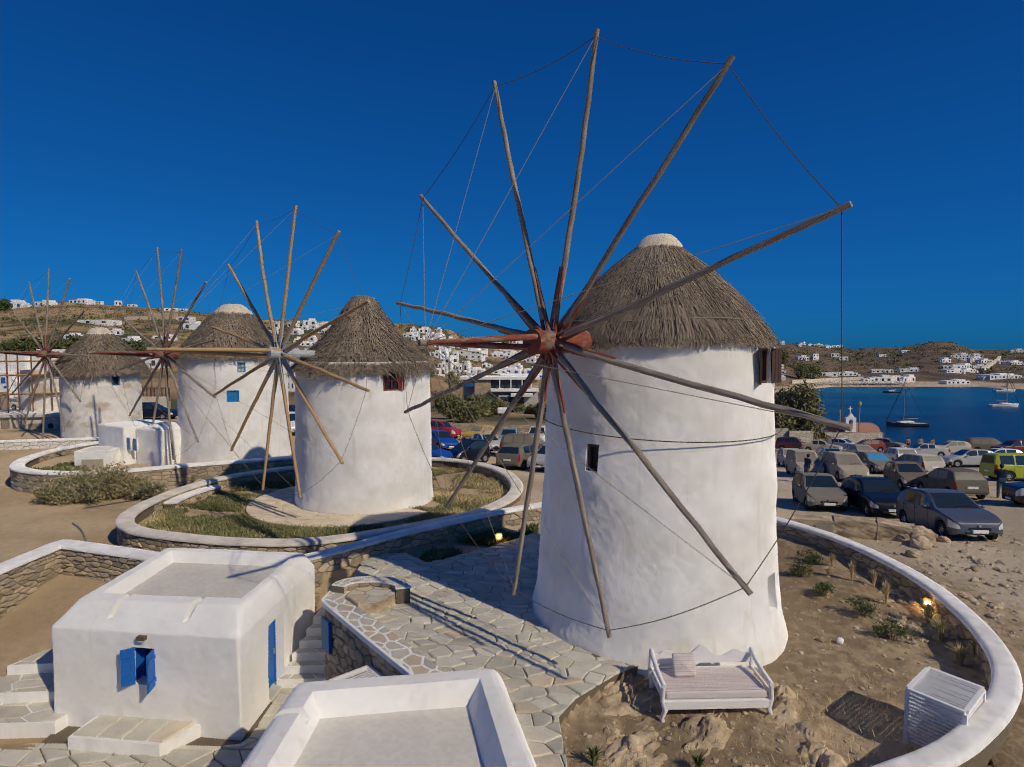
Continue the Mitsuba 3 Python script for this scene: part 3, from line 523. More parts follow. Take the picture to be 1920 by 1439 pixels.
    for z, lift in rings:
        pr = np.asarray(roof)[::1]; R = np.interp(z, pr[:, 1], pr[:, 0]) if pr[0, 1] < pr[-1, 1] else np.interp(z, pr[::-1, 1], pr[::-1, 0])
        a = np.linspace(0, 2 * np.pi, 60); zz = z + .03 * np.sin(a * 4 + seed)
        put(f'{rk}__tie_rope', MB().tube(np.stack([C[0] + (R + lift) * np.cos(a), C[1] + (R + lift) * np.sin(a), zz], 1), .016, 6), 'm_lightrope')
    # the wheel: axle, twelve spars with inner splints, bowsprit and the ropes between their ends
    c = np.array(hub, float); n = np.array([math.cos(el) * math.sin(az), -math.cos(el) * math.cos(az), math.sin(el)]); u = np.cross([0, 0, 1.], n); u /= np.linalg.norm(u); v = np.cross(n, u)
    ax = MB(); t = np.linspace(hub_l[0], hub_l[1], 8); ax.tube([c - n * x for x in t], .235 + .02 * np.sin(t * 9), 18); ax.tube([c - n * (hub_l[1] - .02), c - n * 3.2], .16, 12); put(f'{key}__axle', ax, hub_m, smooth=50)
    tips = []
    for q in range(12):
        d = math.cos(ang[q]) * v + math.sin(ang[q]) * u; o = c + n * off[q % 6]; e = o + d * rad[q]; sag = rng.normal(0, .03, 2); tips.append(e - d * .12)
        w2 = np.cross(n, d); s = np.linspace(.08, 1, 14)
        pts = [o + d * rad[q] * x + (w2 * sag[0] + n * sag[1]) * math.sin(x * 3.1) + w2 * rng.normal(0, .008) for x in s]
        mb = MB().tube(pts, np.interp(s, [0, 1], [spar_r * 1.15, spar_r * .82]), 8, u0=rng.uniform(0, 9)); sk = put(f'{key}__spar', mb, spar_m, smooth=50)
        sp = MB(); ll = inner_l * rng.uniform(.9, 1.12)
        for sg in (-1, 1):
            b = o + w2 * sg * (spar_r * 1.25); sp.tube([b + d * .12, b + d * ll * .55 - w2 * sg * .02, b + d * ll - w2 * sg * spar_r * .6], [spar_r * .82, spar_r * .78, spar_r * .5], 6, u0=rng.uniform(0, 9))
        put(f'{sk}__splint', sp, inner_m, smooth=40)
        if False:
            rp = MB()
            for x in np.linspace(.50, .66, 9): p = o + d * rad[q] * x + (w2 * sag[0] + n * sag[1]) * math.sin(x * 3.1); a = np.linspace(0, 6.3, 9); rp.tube([p + (w2 * math.cos(k) + n * math.sin(k)) * spar_r * 1.12 + d * (k * .008) for k in a], .012, 4)
            put(f'{sk}__lashing', rp, 'm_rope')
    if bow:
        b = c + n * bow; bm = bow_m or inner_m
        for sg in (-1, 1): put(f'{key}__bowsprit', MB().tube([c + u * sg * .14 + v * sg * .12, c + n * bow * .5 + u * sg * .09 + v * sg * .06, b + u * sg * .025], [spar_r * 1.1, spar_r * 1.05, spar_r * .7], 8), bm, smooth=40)
        put(f'{key}__bowsprit_end', MB().tube([b - n * .7, b + n * .12], spar_r * .9, 8), spar_m, smooth=40)
    for q in range(12):
        e0, e1 = tips[q], tips[(q + 1) % 12]; s = np.linspace(0, 1, 9)
        put(f'{key}__rim_rope', MB().tube([e0 + (e1 - e0) * x - np.array([0, 0, 1]) * .10 * math.sin(x * 3.14) for x in s], rope_r, 5), 'm_rope')
        if bow: put(f'{key}__stay_rope', MB().tube([b + (e0 - b) * x for x in (0, .5, 1)], rope_r * .8, 5), 'm_lightrope')
    return key
ANG1 = [.208, .725, 1.263, 1.781, 2.302, 2.868, 3.355, 3.884, 4.39, 4.902, 5.411, 6.008]; RAD1 = [5.63, 5.6, 5.69, 5.64, 5.66, 5.63, 5.59, 5.52, 5.66, 5.65, 5.61, 5.67]
mill1 = windmill('large whitewashed windmill nearest the camera with grey thatch and red splinted sails', C1, [(-.5, 3.05), (0, 2.96), (.22, 2.89), (.55, 2.82), (.9, 2.79), (3.5, 2.67), (6.45, 2.56)],
         [(2.62, 6.42), (2.45, 6.66), (2.2, 6.98), (1.83, 7.41), (1.44, 7.79), (.97, 8.23), (.54, 8.60)], (.764, 12.0, 6.364), -.837, -.014, ANG1, RAD1, [-.01, -.1, .01, .06, .11, .06],
         'm_wood', 'm_red', 'm_red', 101, [(60, 5.87, .58, .74, 'brown'), (-29, 3.96, .31, .57, 'dark'), (63, 1.02, .46, .80, 'blank')], 2.95, 26000, rings=((6.82, .05),), hub_l=(-.52, .95), wid=.013, ragged=.75, ln_=(.5, 1.1), rope_r=.0075, spar_r=.056, capk=.85)
mill2 = windmill('second whitewashed windmill with tan wooden sails and a pale grey metal hub', C2, [(-.5, 2.9), (-.1, 2.88), (.3, 2.84), (3, 2.78), (5.75, 2.74)],
         [(2.98, 5.45), (2.75, 5.72), (2.36, 6.05), (1.78, 6.6), (1.30, 7.1), (.92, 7.65), (.63, 8.12), (.48, 8.38)], (-8.71, 22.75, 6.08), -.681, .034,
         [-.31, .192, .727, 1.259, 1.787, 2.312, 2.841, 3.34, 3.876, 4.379, 4.916, 5.451], [5.38, 5.44, 5.48, 5.5, 5.51, 5.43, 5.41, 5.38, 5.42, 5.5, 5.47, 5.42], [.04, 0, -.02, -.05, .01, -.02],
         'm_tan', 'm_greypaint', 'm_greypaint', 102, [(22, 5.02, .66, .76, 'red')], 4.4, 11000, cap='m_straw', inner_l=1.35, spar_r=.066, ragged=1.5, rings=((5.95, .05), (6.6, .04), (7.1, .04), (7.6, .04), (8.2, .05)), rope_r=.0065, wid=.026, bow_m='m_tan', capk=.3)
mill3 = windmill('third whitewashed windmill with a cream cap and a square blue shutter', C3, [(-.5, 3.02), (.2, 3.0), (.6, 2.95), (6.15, 2.86)],
         [(3.1, 5.85), (2.9, 6.15), (2.3, 6.85), (1.7, 7.5), (1.25, 8.05), (.95, 8.35)], (-18.2, 31.8, 6.0), -.649, .021,
         [-.645, -.144, .37, .917, 1.445, 1.949, 2.458, 2.988, 3.508, 4.044, 4.549, 5.07], [5.76, 5.69, 5.6, 5.65, 5.56, 5.54, 5.56, 5.54, 5.63, 5.68, 5.61, 5.49], [-.07, -.08, -.03, -.03, .05, -.09],
         'm_wood', 'm_red', 'm_red', 103, [(-2, 3.76, .6, .62, 'blue'), (7, 5.28, .40, .52, 'white')], 3.3, 8000, inner_l=1.3, rope_r=.0065, wid=.03, capk=1.25)
mill4 = windmill('fourth windmill with flaking dirty whitewash and very ragged drooping thatch', C4, [(-.4, 2.48), (.4, 2.46), (2.5, 2.42), (5.0, 2.40)],
         [(2.95, 4.75), (2.75, 5.05), (2.35, 5.6), (1.8, 6.3), (1.25, 6.9), (.8, 7.35)], (-30.66, 40.0, 5.93), -.535, .06,
         [-.509, .017, .541, 1.064, 1.586, 2.113, 2.628, 3.157, 3.681, 4.204, 4.728, 5.244], [5.62, 5.62, 5.6, 5.59, 5.6, 5.6, 5.6, 5.6, 5.6, 5.58, 5.6, 5.57], [-.03, -.02, -.04, -.05, 0, 0],
         'm_wood', 'm_red', 'm_red', 104, [(20, 4.12, .5, .66, 'open')], 3.3, 6000, wallmat='m_oldwash', inner_l=1.2, ragged=2.2, rope_r=.006, wid=.045, capk=1.2, tint=(.1, 1))
# loose cable round the near tower, and the cable down its right side
a = np.radians(np.linspace(-120, 130, 50)); vc = -C1 / np.linalg.norm(C1); rt = np.array([-vc[1], vc[0]])
tp = [(C1 + (vc * math.cos(x) + rt * math.sin(x)) * 2.76).tolist() + [4.62 - .22 * math.sin((x + 1.2) * .9)] for x in a]
put(f'{mill1}__cable', MB().tube(tp, .012, 5), 'm_rope')
# last windmill, half hidden, wrapped in scaffolding
C5 = np.array([-38.6, 51.5])
k = thing('windmill', 'roofless windmill under repair behind scaffolding at the far left', 'windmill')
put(f'{k}__wall', lathe([(2.55, -.8), (2.5, 1), (2.4, 4.6)], 60, (C5[0], C5[1], 0)), 'm_oldwash', smooth=40)
k = thing('scaffolding', 'rusty tube scaffolding with orange boards in front of the far left windmill', 'scaffolding')
vc5 = -C5 / np.linalg.norm(C5); r5 = np.array([-vc5[1], vc5[0]])
def s5(a_, d_, z): p = C5 + r5 * a_ + vc5 * d_; return [p[0], p[1], z]
for x in (-3.9, -3.0, -2.4, -1.5, -.4, .7):
    x += .12 * math.sin(x * 9)
    for d in (2.0, 2.8): put(f'{k}__standard', MB().tube([s5(x, d, -.6), s5(x, d, 5.9 + .4 * ((x * 7) % 1))], .04, 6), 'm_scaff')
for z in (1.1, 2.7, 4.2, 5.3):
    for d in (2.0, 2.8): put(f'{k}__ledger', MB().tube([s5(-4.2, d, z), s5(1.2, d, z)], .035, 6), 'm_scaff')
    put(f'{k}__board', MB().beam(s5(-4.1, 2.4, z + .06), s5(1.0, 2.4, z + .06), .7, .05), 'm_plank')
for x in (-3.9, -2.4): put(f'{k}__brace', MB().tube([s5(x, 2.85, 1.1), s5(x + 1.4, 2.85, 4.2)], .03, 5), 'm_scaff')

# ---------------------------------------------------------------- the two small white houses in front
def rough(m, amp, seed, n=.16):
    q = back(m.refine_to_length(n)); v = np.array(q.vertices); nn = np.array(q.vertex_normals)
    q.vertices = v + nn * ((meshkit.fbm(v * 1.6, 3, seed) - .5) * amp * 2)[:, None]; return q
def prism4(b, t, zb, zt): return Manifold.hull_points([[*p, zb] for p in b] + [[*p, zt] for p in t])
k = thing('white_house', 'small rounded white house with blue shuttered window and flat grey roof', 'house')
B = [(-10.05, 12.95), (-5.72, 12.42), (-5.55, 16.75), (-10.0, 17.0)]; Tq = [(-9.62, 13.40), (-6.0, 13.05), (-5.82, 16.4), (-9.66, 16.8)]
body = Manifold.hull_points([[*p, -2.5] for p in B] + [list(map(float, p)) for s in
       [hull_box([(x * .965 + cx * .035, y * .965 + cy * .035, .14) for x, y in B for cx, cy in [(-7.9, 14.8)]], .10), hull_box([(*p, .48) for p in Tq], .17)] for p in np.array(s.to_mesh().vert_properties)[:, :3]])
ri = [(-9.25, 13.85), (-6.25, 13.55), (-6.1, 16.05), (-9.3, 16.4)]; ro = [(-9.5, 13.55), (-5.98, 13.22), (-5.85, 16.3), (-9.55, 16.7)]
body = body - prism4(ri, ro, .36, .80)
for x0, w in ((-8.72, .13), (-6.95, .13)):                          # rain gaps in the front parapet
    body = body - Manifold.cube([w, 1.3, .6], True).rotate([0, 0, -6.5]).translate([x0, 13.35, .66])
fd = np.array([4.33, -.53]); fd /= np.linalg.norm(fd); fn = np.array([fd[1], -fd[0]])         # along and out of the front wall
def wf(s, z, d): p = np.array([-10.05, 12.95]) + fd * s - fn * (.04 + (z + 2) * .035) + fn * d; return np.array([p[0], p[1], z])
wc = wf(2.17, -.56, 0); ang_f = math.degrees(math.atan2(fd[1], fd[0]))
body = body - Manifold.cube([.52, .9, .82], True).rotate([0, 0, ang_f]).translate([float(a) for a in wc])
body = body - Manifold.cube([.4, .86, 1.80], True).translate([-5.68, 14.18, -1.08])
put(f'{k}__wall', rough(body, .022, 31), 'm_lime', smooth=38)
put(f'{k}__roof_slab', prism4([(x * 1.02 - .02 * -7.7, y * 1.02 - .02 * 14.9) for x, y in ri], [(x * 1.02 + .154, y * 1.02 - .298) for x, y in ri], .30, .375).to_mesh() and back(prism4([(p[0] + (p[0] + 7.7) * .03, p[1] + (p[1] - 14.9) * .03) for p in ri], [(p[0] + (p[0] + 7.7) * .03, p[1] + (p[1] - 14.9) * .03) for p in ri], .30, .378)), 'm_roof')
w = numbered(f'{k}__window'); up3 = np.array([0, 0, 1.])
r3 = np.array([*fd, 0]); n3 = np.array([*fn, 0])
fr = MB()
for sx in (-1, 1): fr.beam(wf(2.17 + sx * .235, -.97, -.22), wf(2.17 + sx * .235, -.15, -.22), .05, .08, up=n3)
for sz in (-.94, -.18): fr.beam(wf(1.96, sz, -.22), wf(2.38, sz, -.22), .08, .05)
fr.beam(wf(2.17, -.94, -.22), wf(2.17, -.18, -.22), .04, .05, up=n3)
put(f'{w}__frame', fr, 'm_blue'); put(f'{w}__glass', MB().beam(wf(2.17, -.94, -.27), wf(2.17, -.18, -.27), .44, .015, up=n3), 'm_glass')
put(f'{w}__curtain', MB().beam(wf(2.24, -.92, -.235), wf(2.24, -.2, -.235), .07, .012, up=n3), 'm_white')
put(f'{w}__sill', MB().add(*[np.array(x) for x in (lambda m: (m.vertices, m.faces))(back(Manifold.hull_points([list(map(float, wf(a, z, d))) for a in (1.91, 2.43) for z, d in ((-.97, .03), (-.97, -.3), (-.91, -.3))])))]), 'm_white')
def leaf_shutter(hs, dirx, out, sw=.34):                                   # hinge position along the wall, direction along the wall, outward
    sh = numbered(f'{k}__shutter'); d = r3 * dirx + n3 * out; d /= np.linalg.norm(d); hgt = .8; h0 = wf(hs, -.56, .10)
    for q in range(3):
        c = h0 + d * (sw * (q + .5) / 3); put(f'{sh}__board', MB().beam(c - up3 * hgt / 2, c + up3 * hgt / 2, sw / 3 - .006, .03, up=np.cross(d, up3)), 'm_blue')
    nn = np.cross(up3, d)
    for z in (-.25, .25): put(f'{sh}__batten', MB().beam(h0 + up3 * z + nn * .025, h0 + d * sw + up3 * z + nn * .025, .03, .07, up=up3), 'm_blue')
for sx in (-1, 1): put(f'{w}__lining', MB().beam(wf(2.17 + sx * .252, -.94, -.10), wf(2.17 + sx * .252, -.18, -.10), .016, .22, up=n3), 'm_blue')
put(f'{w}__lining', MB().beam(wf(1.92, -.158, -.10), wf(2.42, -.158, -.10), .22, .016), 'm_blue')
leaf_shutter(1.98, -.78, .62, .27); leaf_shutter(2.43, .25, .96)
dk = numbered(f'{k}__door')
for q in range(4): put(f'{dk}__board', MB().box((-5.87, 13.86 + .20 * q, -1.10), (.05, .193, 1.70)), 'm_blue')
put(f'{dk}__frame', MB().box((-5.86, 13.772, -1.1), (.08, .05, 1.76)).box((-5.86, 14.585, -1.1), (.08, .05, 1.76)).box((-5.86, 14.18, -.22), (.08, .76, .06)), 'm_blue')
put(f'{dk}__handle', MB().box((-5.83, 14.5, -1.15), (.05, .03, .14)), 'm_metal')
put(f'{k}__threshold', MB().box((-5.85, 14.18, -1.985), (.5, .72, .10)), 'm_flag', uv=np.tile([.4, .8], (8, 1)))
for pos, d in ((wf(2.2, .09, .10), n3), (np.array([-5.78, 14.55, -.02]), np.array([1., 0, 0]))):
    lp = thing('wall_lamp', 'small bronze bulkhead lamp above the ' + ('blue shuttered window' if d is n3 else 'narrow blue door'), 'lamp'); s_ = np.cross(up3, d)
    put(f'{lp}__bracket', MB().beam(pos - d * .1, pos + d * .06, .05, .05), 'm_brown'); put(f'{lp}__body', MB().beam(pos + d * .09 - s_ * .09, pos + d * .09 + s_ * .09, .1, .08), 'm_trunk'); put(f'{lp}__glass', MB().beam(pos + d * .10 - s_ * .07 - up3 * .05, pos + d * .10 + s_ * .07 - up3 * .05, .07, .03), 'm_lampglass')
# bench ledge at the foot of its front wall
lk = thing('stone_ledge', 'low white ledge with four flagstones along the foot of the small house front', 'ledge')
lb = [wf(1.0, 0, .0)[:2], wf(1.0, 0, .85)[:2], wf(3.05, 0, .85)[:2], wf(3.55, 0, -.05)[:2]]
lm = Manifold.hull_points([[*map(float, p), z] for p in [(x, y) for x, y in lb] for z in (-2.3, -1.755)])
put(f'{lk}__base', rough(lm, .03, 33, .1), 'm_lime', smooth=40)
for q in range(4):
    a0, a1 = 1.07 + q * .56, 1.07 + (q + 1) * .56 - .05
    e = Polygon([wf(a0, 0, .78)[:2], wf(min(a1, 3.05), 0, .78)[:2], wf(a1 + .06, 0, .08)[:2], wf(a0 + .06, 0, .08)[:2]])
    v, f = stone(shapely.geometry.polygon.orient(e, 1.0), flat(-1.738), .03, .02, .02, np.random.default_rng(q)); put(f'{lk}__flagstone', (v, f), 'm_flag', uv=np.tile([(.3, .1, .2, .8)[q], .85], (len(v), 1)))
k = thing('white_house', 'nearest white house seen from above with its bare pale flat roof and thick parapet', 'house')
T2 = [(-3.72, 10.55), (-.42, 11.0), (.22, 8.2), (.3, 6.0), (-3.75, 6.0), (-3.75, 8.2)]
b2 = Manifold.hull_points([[x + (x + 1.8) * .1, y + .25 * (y > 9), -2.4] for x, y in T2] + [list(map(float, p)) for p in np.array(hull_box([(*p, .0) for p in T2], .25).to_mesh().vert_properties)[:, :3]])
b2 = b2 - prism4([(-3.3, 10.12), (-.78, 10.48), (-.25, 8.1), (-.2, 6.3), (-3.32, 6.3)], [(-3.55, 10.38), (-.5, 10.82), (.08, 8.15), (.14, 6.2), (-3.62, 6.2)], -.14, .4)
b2 = b2 - Manifold.cube([1.0, .15, .5], True).rotate([0, 0, 8]).translate([-3.8, 9.72, .28])
put(f'{k}__wall', rough(b2, .02, 35), 'm_lime', smooth=38)
put(f'{k}__roof_slab', back(prism4([(-3.4, 10.22), (-.7, 10.58), (-.15, 8.1), (-.1, 6.1), (-3.42, 6.1)], [(-3.4, 10.22), (-.7, 10.58), (-.15, 8.1), (-.1, 6.1), (-3.42, 6.1)], -.22, -.125)), 'm_roof2')

# ---------------------------------------------------------------- slatted white covers, board, bench
def slat_box(label, P0, ex, ey, lx, ly, z0, h, nt, nf):
    k = thing('slatted_cover', label, 'cover'); ex, ey = np.array([*ex, 0.]), np.array([*ey, 0.]); up = np.array([0, 0, 1.]); P0 = np.array([*P0, z0]); p = lambda a, b, z: P0 + ex * a * lx + ey * b * ly + up * z
    for a in (0, 1):
        for b in (0, 1): put(f'{k}__post', MB().beam(p(a, b, 0), p(a, b, h - .03), .06, .06, up=ex), 'm_whitepaint')
    for a in (0, 1): put(f'{k}__rail', MB().beam(p(a, 0, h), p(a, 1, h), .07, .05), 'm_whitepaint')
    for b in (0, 1): put(f'{k}__rail', MB().beam(p(0, b, h) + ex * .037, p(1, b, h) - ex * .037, .07, .048), 'm_whitepaint')
    for q in range(nt): a = (q + .5) / nt; put(f'{k}__slat', MB().beam(p(a, .035 / ly, h + .012), p(a, 1 - .035 / ly, h + .012), lx / nt * .48, .008), 'm_whitepaint')
    for q in range(nf):
        z = .06 + (h - .12) * (q + .5) / nf
        for b in (0, 1): put(f'{k}__slat', MB().beam(p(.035 / lx, b, z), p(1 - .035 / lx, b, z), .02, (h - .1) / nf * .5), 'm_whitepaint')
        for a in (0, 1): put(f'{k}__slat', MB().beam(p(a, .035 / ly, z), p(a, 1 - .035 / ly, z), .02, (h - .1) / nf * .5), 'm_whitepaint')
    return k
slat_box('white slatted louvre cover standing on the soil beside the curved wall', (6.5, 9.7), (.77, .64), (.58, -.815), 1.02, .80, -.28, .92, 14, 13)
slat_box('white slatted louvre cover tucked below the terrace wall behind the nearest roof', (-3.0, 12.35), (.66, -.75), (-.75, -.66), 1.1, .85, -2.02, 1.62, 14, 10)
bk = thing('blue_board', 'pale blue board hung on the end of the terrace retaining wall', 'board'); put(f'{bk}__panel', MB().beam((-4.40, 14.06, -.92), (-4.40, 14.06, -.16), .42, .06, up=(-.763, -.646, 0)), 'm_blueboard'); put(f'{bk}__edge', MB().beam((-4.265, 13.90, -.92), (-4.265, 13.90, -.16), .03, .075, up=(-.763, -.646, 0)), 'm_blue')
k = thing('garden_bench', 'white carved wooden daybed bench against the near windmill', 'bench')
bo = np.array([3.58, 10.75, 0]); bang = math.radians(2); bx, by, bz = np.array([math.cos(bang), math.sin(bang), 0]), np.array([-math.sin(bang), math.cos(bang), 0]), np.array([0, 0, 1.])
bp = lambda a, b, z: bo + bx * a + by * b + bz * z
gz = -.30
for a in (-.95, .95):
    for b in (-.42, .42):
        pts = [bp(a, b, gz - .05), bp(a + .02 * np.sign(a), b, gz + .08), bp(a - .035 * np.sign(a), b, gz + .22), bp(a + .02 * np.sign(a), b, gz + .40), bp(a, b, gz + (.66 if b < 0 else .86))]
        put(f'{k}__leg', MB().tube(pts, [.05, .035, .05, .04, .038], 10), 'm_whitepaint', smooth=True)
put(f'{k}__seat', MB().add(*(lambda m: (m.vertices, m.faces))(back(hull_box([bp(a, b, gz + .36) for a in (-.93, .93) for b in (-.41, .41)], .022, 8)))), 'm_whitepaint')
put(f'{k}__front_rail', MB().beam(bp(-.92, -.44, gz + .31), bp(.92, -.44, gz + .31), .035, .13), 'm_whitepaint')
xs = np.linspace(-.95, .95, 40); top = .80 + .06 * np.cos(xs * 9.4) * (abs(xs) < .8) + .10 * np.exp(-(xs / .16) ** 2)
bpoly = Polygon([(x, .62) for x in xs] + [(x, t) for x, t in zip(xs[::-1], top[::-1])]); m = trimesh.creation.extrude_polygon(bpoly, .035, engine='earcut'); v = np.array(m.vertices)
put(f'{k}__backrest', (np.array([bp(x, .40 + d, gz + z) for x, z, d in v]), m.faces), 'm_whitepaint')
put(f'{k}__back_rail', MB().beam(bp(-.93, .42, gz + .50), bp(.93, .42, gz + .50), .035, .07), 'm_whitepaint')
for a in (-.95, .95):
    put(f'{k}__armrest', MB().tube([bp(a, -.46, gz + .66), bp(a, -.1, gz + .70), bp(a, .25, gz + .78), bp(a, .42, gz + .88)], .042, 8), 'm_whitepaint', smooth=True)
    put(f'{k}__arm_rail', MB().beam(bp(a, -.40, gz + .52), bp(a, .40, gz + .54), .03, .05), 'm_whitepaint')
cu = back(hull_box([bp(a, b, gz + z) for a in (-.86, .86) for b in (-.36, .34) for z in (.435, .49)], .05, 10).refine_to_length(.06)); v = np.array(cu.vertices); lo = (v - bo) @ np.stack([bx, by], 1)
kk = put('seat_mattress', cu, 'm_stripe', smooth=True, uv=np.stack([lo[:, 1] / 1.1 + .5, lo[:, 0]], 1)); tag(kk, 'striped lilac and beige mattress lying on the white bench', 'mattress')
pc = bp(-.42, .12, gz + .74); pl = back(hull_box([pc + bx * a * .17 + (bz * .85 + by * .45) * b * .17 for a in (-1, 1) for b in (-1, 1)] + [pc + (by * .85 - bz * .45) * .05, pc - (by * .85 - bz * .45) * .05], .035, 10).refine_to_length(.05)); v = np.array(pl.vertices) - pc
kk = put('cushion', pl, 'm_stripe', smooth=True, uv=np.stack([(v @ (bz * .85 + by * .45)) * 1.3 + .3, v @ bx], 1)); tag(kk, 'square striped cushion leaning on the back of the white bench', 'cushion')

# ---------------------------------------------------------------- rocks and rubble
def rock(pos, s, seed, flatten=.6, sub=4, mat_='m_rock', ang=None):
    m = trimesh.creation.icosphere(subdivisions=sub); v = np.array(m.vertices); d = meshkit.fbm(v * 1.3 + seed * 3.1, 4, seed); d2 = np.abs(meshkit.fbm(v * 2.6 + seed, 3, seed + 9) - .5)
    v = v * (.62 + .75 * d - .5 * d2)[:, None]; v = np.sign(v) * np.abs(v) ** .9
    rz = np.random.default_rng(seed).uniform(0, 6) if ang is None else ang; c, s_ = math.cos(rz), math.sin(rz); v = v * [1, .75, flatten]
    v = np.stack([v[:, 0] * c - v[:, 1] * s_, v[:, 0] * s_ + v[:, 1] * c, v[:, 2]], 1) * s + np.asarray(pos, float); return v, m.faces
ok = thing('rock_outcrop', 'weathered tan bedrock outcrop breaking through the soil below the bench', 'rock')
gx, gy = np.meshgrid(np.arange(.9, 6.2, .045), np.arange(8.3, 11.9, .045)); q3 = np.stack([gx, gy, 0 * gx], -1); c_, s_ = math.cos(.5), math.sin(.5); qr = np.stack([(gx * c_ + gy * s_) * .75, (-gx * s_ + gy * c_) * 1.9, 0 * gx], -1)
rid = 1 - np.abs(meshkit.fbm(qr * .8, 4, 61) - .5) * 4.2; fine = meshkit.fbm(qr * 3.2, 4, 62); big = meshkit.fbm(q3 * .75, 3, 63); mask = sst(.95, 1.8, gx) * sst(6.1, 4.9, gx) * sst(8.3, 9.0, gy) * sst(12.0, 11.3, gy)
gz_ = H(gx, gy, False) - .12 + mask * (.40 * np.clip(big - .27, 0, .4) * 1.9 * (.55 + .6 * np.clip(rid, 0, 1)) + .24 * (fine - .5) * (big > .3)) - .18 * (1 - mask); step_ = .075; hh_ = gz_ + .10 * gx - .05 * gy; gz_ = gz_ + .65 * (step_ * (np.floor(hh_ / step_) + sst(.55, 1.0, hh_ / step_ - np.floor(hh_ / step_))) - hh_) * (mask > .05) - .07 * np.exp(-(np.abs(meshkit.fbm(qr * 1.1, 3, 71) - .5) / .012) ** 2) * mask + .03 * (meshkit.fbm(q3 * 9, 2, 72) - .5); na, nb = gx.shape; ii, jj_ = np.meshgrid(np.arange(na - 1), np.arange(nb - 1), indexing='ij')
put(f'{ok}__bedrock', (np.stack([gx, gy, gz_], -1).reshape(-1, 3), np.stack([ii * nb + jj_, ii * nb + jj_ + 1, (ii + 1) * nb + jj_ + 1, (ii + 1) * nb + jj_], -1).reshape(-1, 4)), 'm_rock', smooth=28)
gz_ = gz_
for q, (px, py, s, fl) in enumerate([(1185, 1400, .26, .9)]):
    g = G(px, py, -.33); put(f'{ok}__boulder', rock([g[0], g[1], hz(g[0], g[1]) - .05 * s], s, 50 + q, fl * .75, ang=1.2 + q * .2), 'm_rock', smooth=40)
rg = np.random.default_rng(77)
def pebbles(name, label, n, pick, smin, smax, seed):
    r_ = np.random.default_rng(seed); mb = MB(); base = trimesh.creation.icosphere(subdivisions=1)
    for q in range(n):
        x, y = pick(r_); s = smin * (smax / smin) ** (r_.uniform() ** 2.5); v = np.array(base.vertices) * r_.uniform(.6, 1.2, (len(base.vertices), 1)) * [1, .8, .5] * s; c = r_.uniform(0, 6)
        v = np.stack([v[:, 0] * math.cos(c) - v[:, 1] * math.sin(c), v[:, 0] * math.sin(c) + v[:, 1] * math.cos(c), v[:, 2]], 1); mb.add(v + [x, y, hz(x, y) + s * .1], base.faces, (r_.uniform(.2, 1), r_.uniform(.5, 1)))
    kk = put(name, mb, 'm_stone'); tag(kk, label, 'stones', kind='stuff')
def pick_px(x0, y0, x1, y1, z): return lambda r_: G(r_.uniform(x0, x1), r_.uniform(y0, y1), z)[:2]
pebbles('rubble', 'scattered small stones and gravel on the ground behind the curved wall', 800, pick_px(1640, 985, 1919, 1200, .0), .02, .16, 1)
pebbles('gravel', 'loose pebbles and stone chips over the brown soil yard', 1300, lambda r_: (lambda p: p if YARD.contains(shapely.Point(*p)) and not TERRACE.contains(shapely.Point(*p)) else (5, 10))(G(r_.uniform(1050, 1880), r_.uniform(1050, 1439), -.3)[:2]), .012, .07, 2)
pebbles('sand_litter', 'small stones and litter scattered over the bare sand', 160, pick_px(0, 880, 420, 1000, -.45), .015, .09, 3)
wk = thing('ruined_wall', 'broken concrete and rubble wall stub with a grey meter niche beside the parked cars', 'wall')
wp = [G(1455, 966, .42), G(1560, 972, .46), G(1640, 978, .48), G(1712, 990, .40)]
for q, (a, b) in enumerate(zip(wp[:-1], wp[1:])):
    m_ = Manifold.hull_points([[float(p[0]) + dx, float(p[1]) + dy, z] for p in (a, b + (b - a) * .03) for dx, dy in ((-.1, -.35), (.25, .35)) for z in (-.6, float(p[2]) + .03 * q)]); put(f'{wk}__masonry', rough(m_, (.05, .07, .12)[q], 91 + q, .1), 'm_rock', smooth=40)
put(f'{wk}__broken_end', rock([wp[3][0] + .1, wp[3][1] - .1, .1], .55, 95, .7), 'm_rock', smooth=40)
ng = (wp[1] + wp[0]) / 2 * .4 + wp[1] * .6; put(f'{wk}__niche', MB().beam((ng[0] - .1, ng[1] - .42, -.4), (ng[0] - .1, ng[1] - .42, .3), .55, .1, up=(.2, 1, 0)), 'm_bin')
for q, (px, py, s) in enumerate([(1690, 1015, .42), (1725, 1030, .38), (1745, 1010, .3), (1660, 1005, .35), (1770, 1020, .22), (1710, 1050, .22), (1705, 995, .4), (1828, 1075, .16), (1640, 990, .3)]):
    g = G(px, py, -.05); kk = put('loose_rock', rock([g[0], g[1], hz(g[0], g[1]) + s * .12], s, 120 + q, .7, 3), 'm_rock', smooth=30); tag(kk, ['broken tan rock left of centre in the rubble heap', 'broad grey topped rock in the middle of the rubble heap', 'rock at the upper right of the rubble heap', 'rock at the foot of the ruined wall end', 'small rock at the right end of the rubble heap', 'small rock lowest in the rubble heap', 'rock touching the broken end of the ruined wall', 'lone flat stone on the bare ground right of the rubble heap', 'small rock leftmost of the rubble heap beside the coping'][q], 'rock', 'rocks of the rubble heap')
for q, (px, py, s) in enumerate([(1575, 1216, .09), (1540, 1212, .08)]):
    g = G(px, py, -.3); kk = put('white_stone', rock([g[0], g[1], hz(g[0], g[1]) + .04], s, 140 + q, .8, 2), ('m_white', 'm_rock')[q], smooth=30); tag(kk, ('small white stone lying on the brown soil', 'small brown stone lying left of the white one')[q], 'stone')
g = G(158, 1000, -.45); pp = [G(x, y, -.42) + [0, 0, .02] for x, y in ((136, 982), (146, 988), (154, 997), (159, 1008), (161, 1016))]
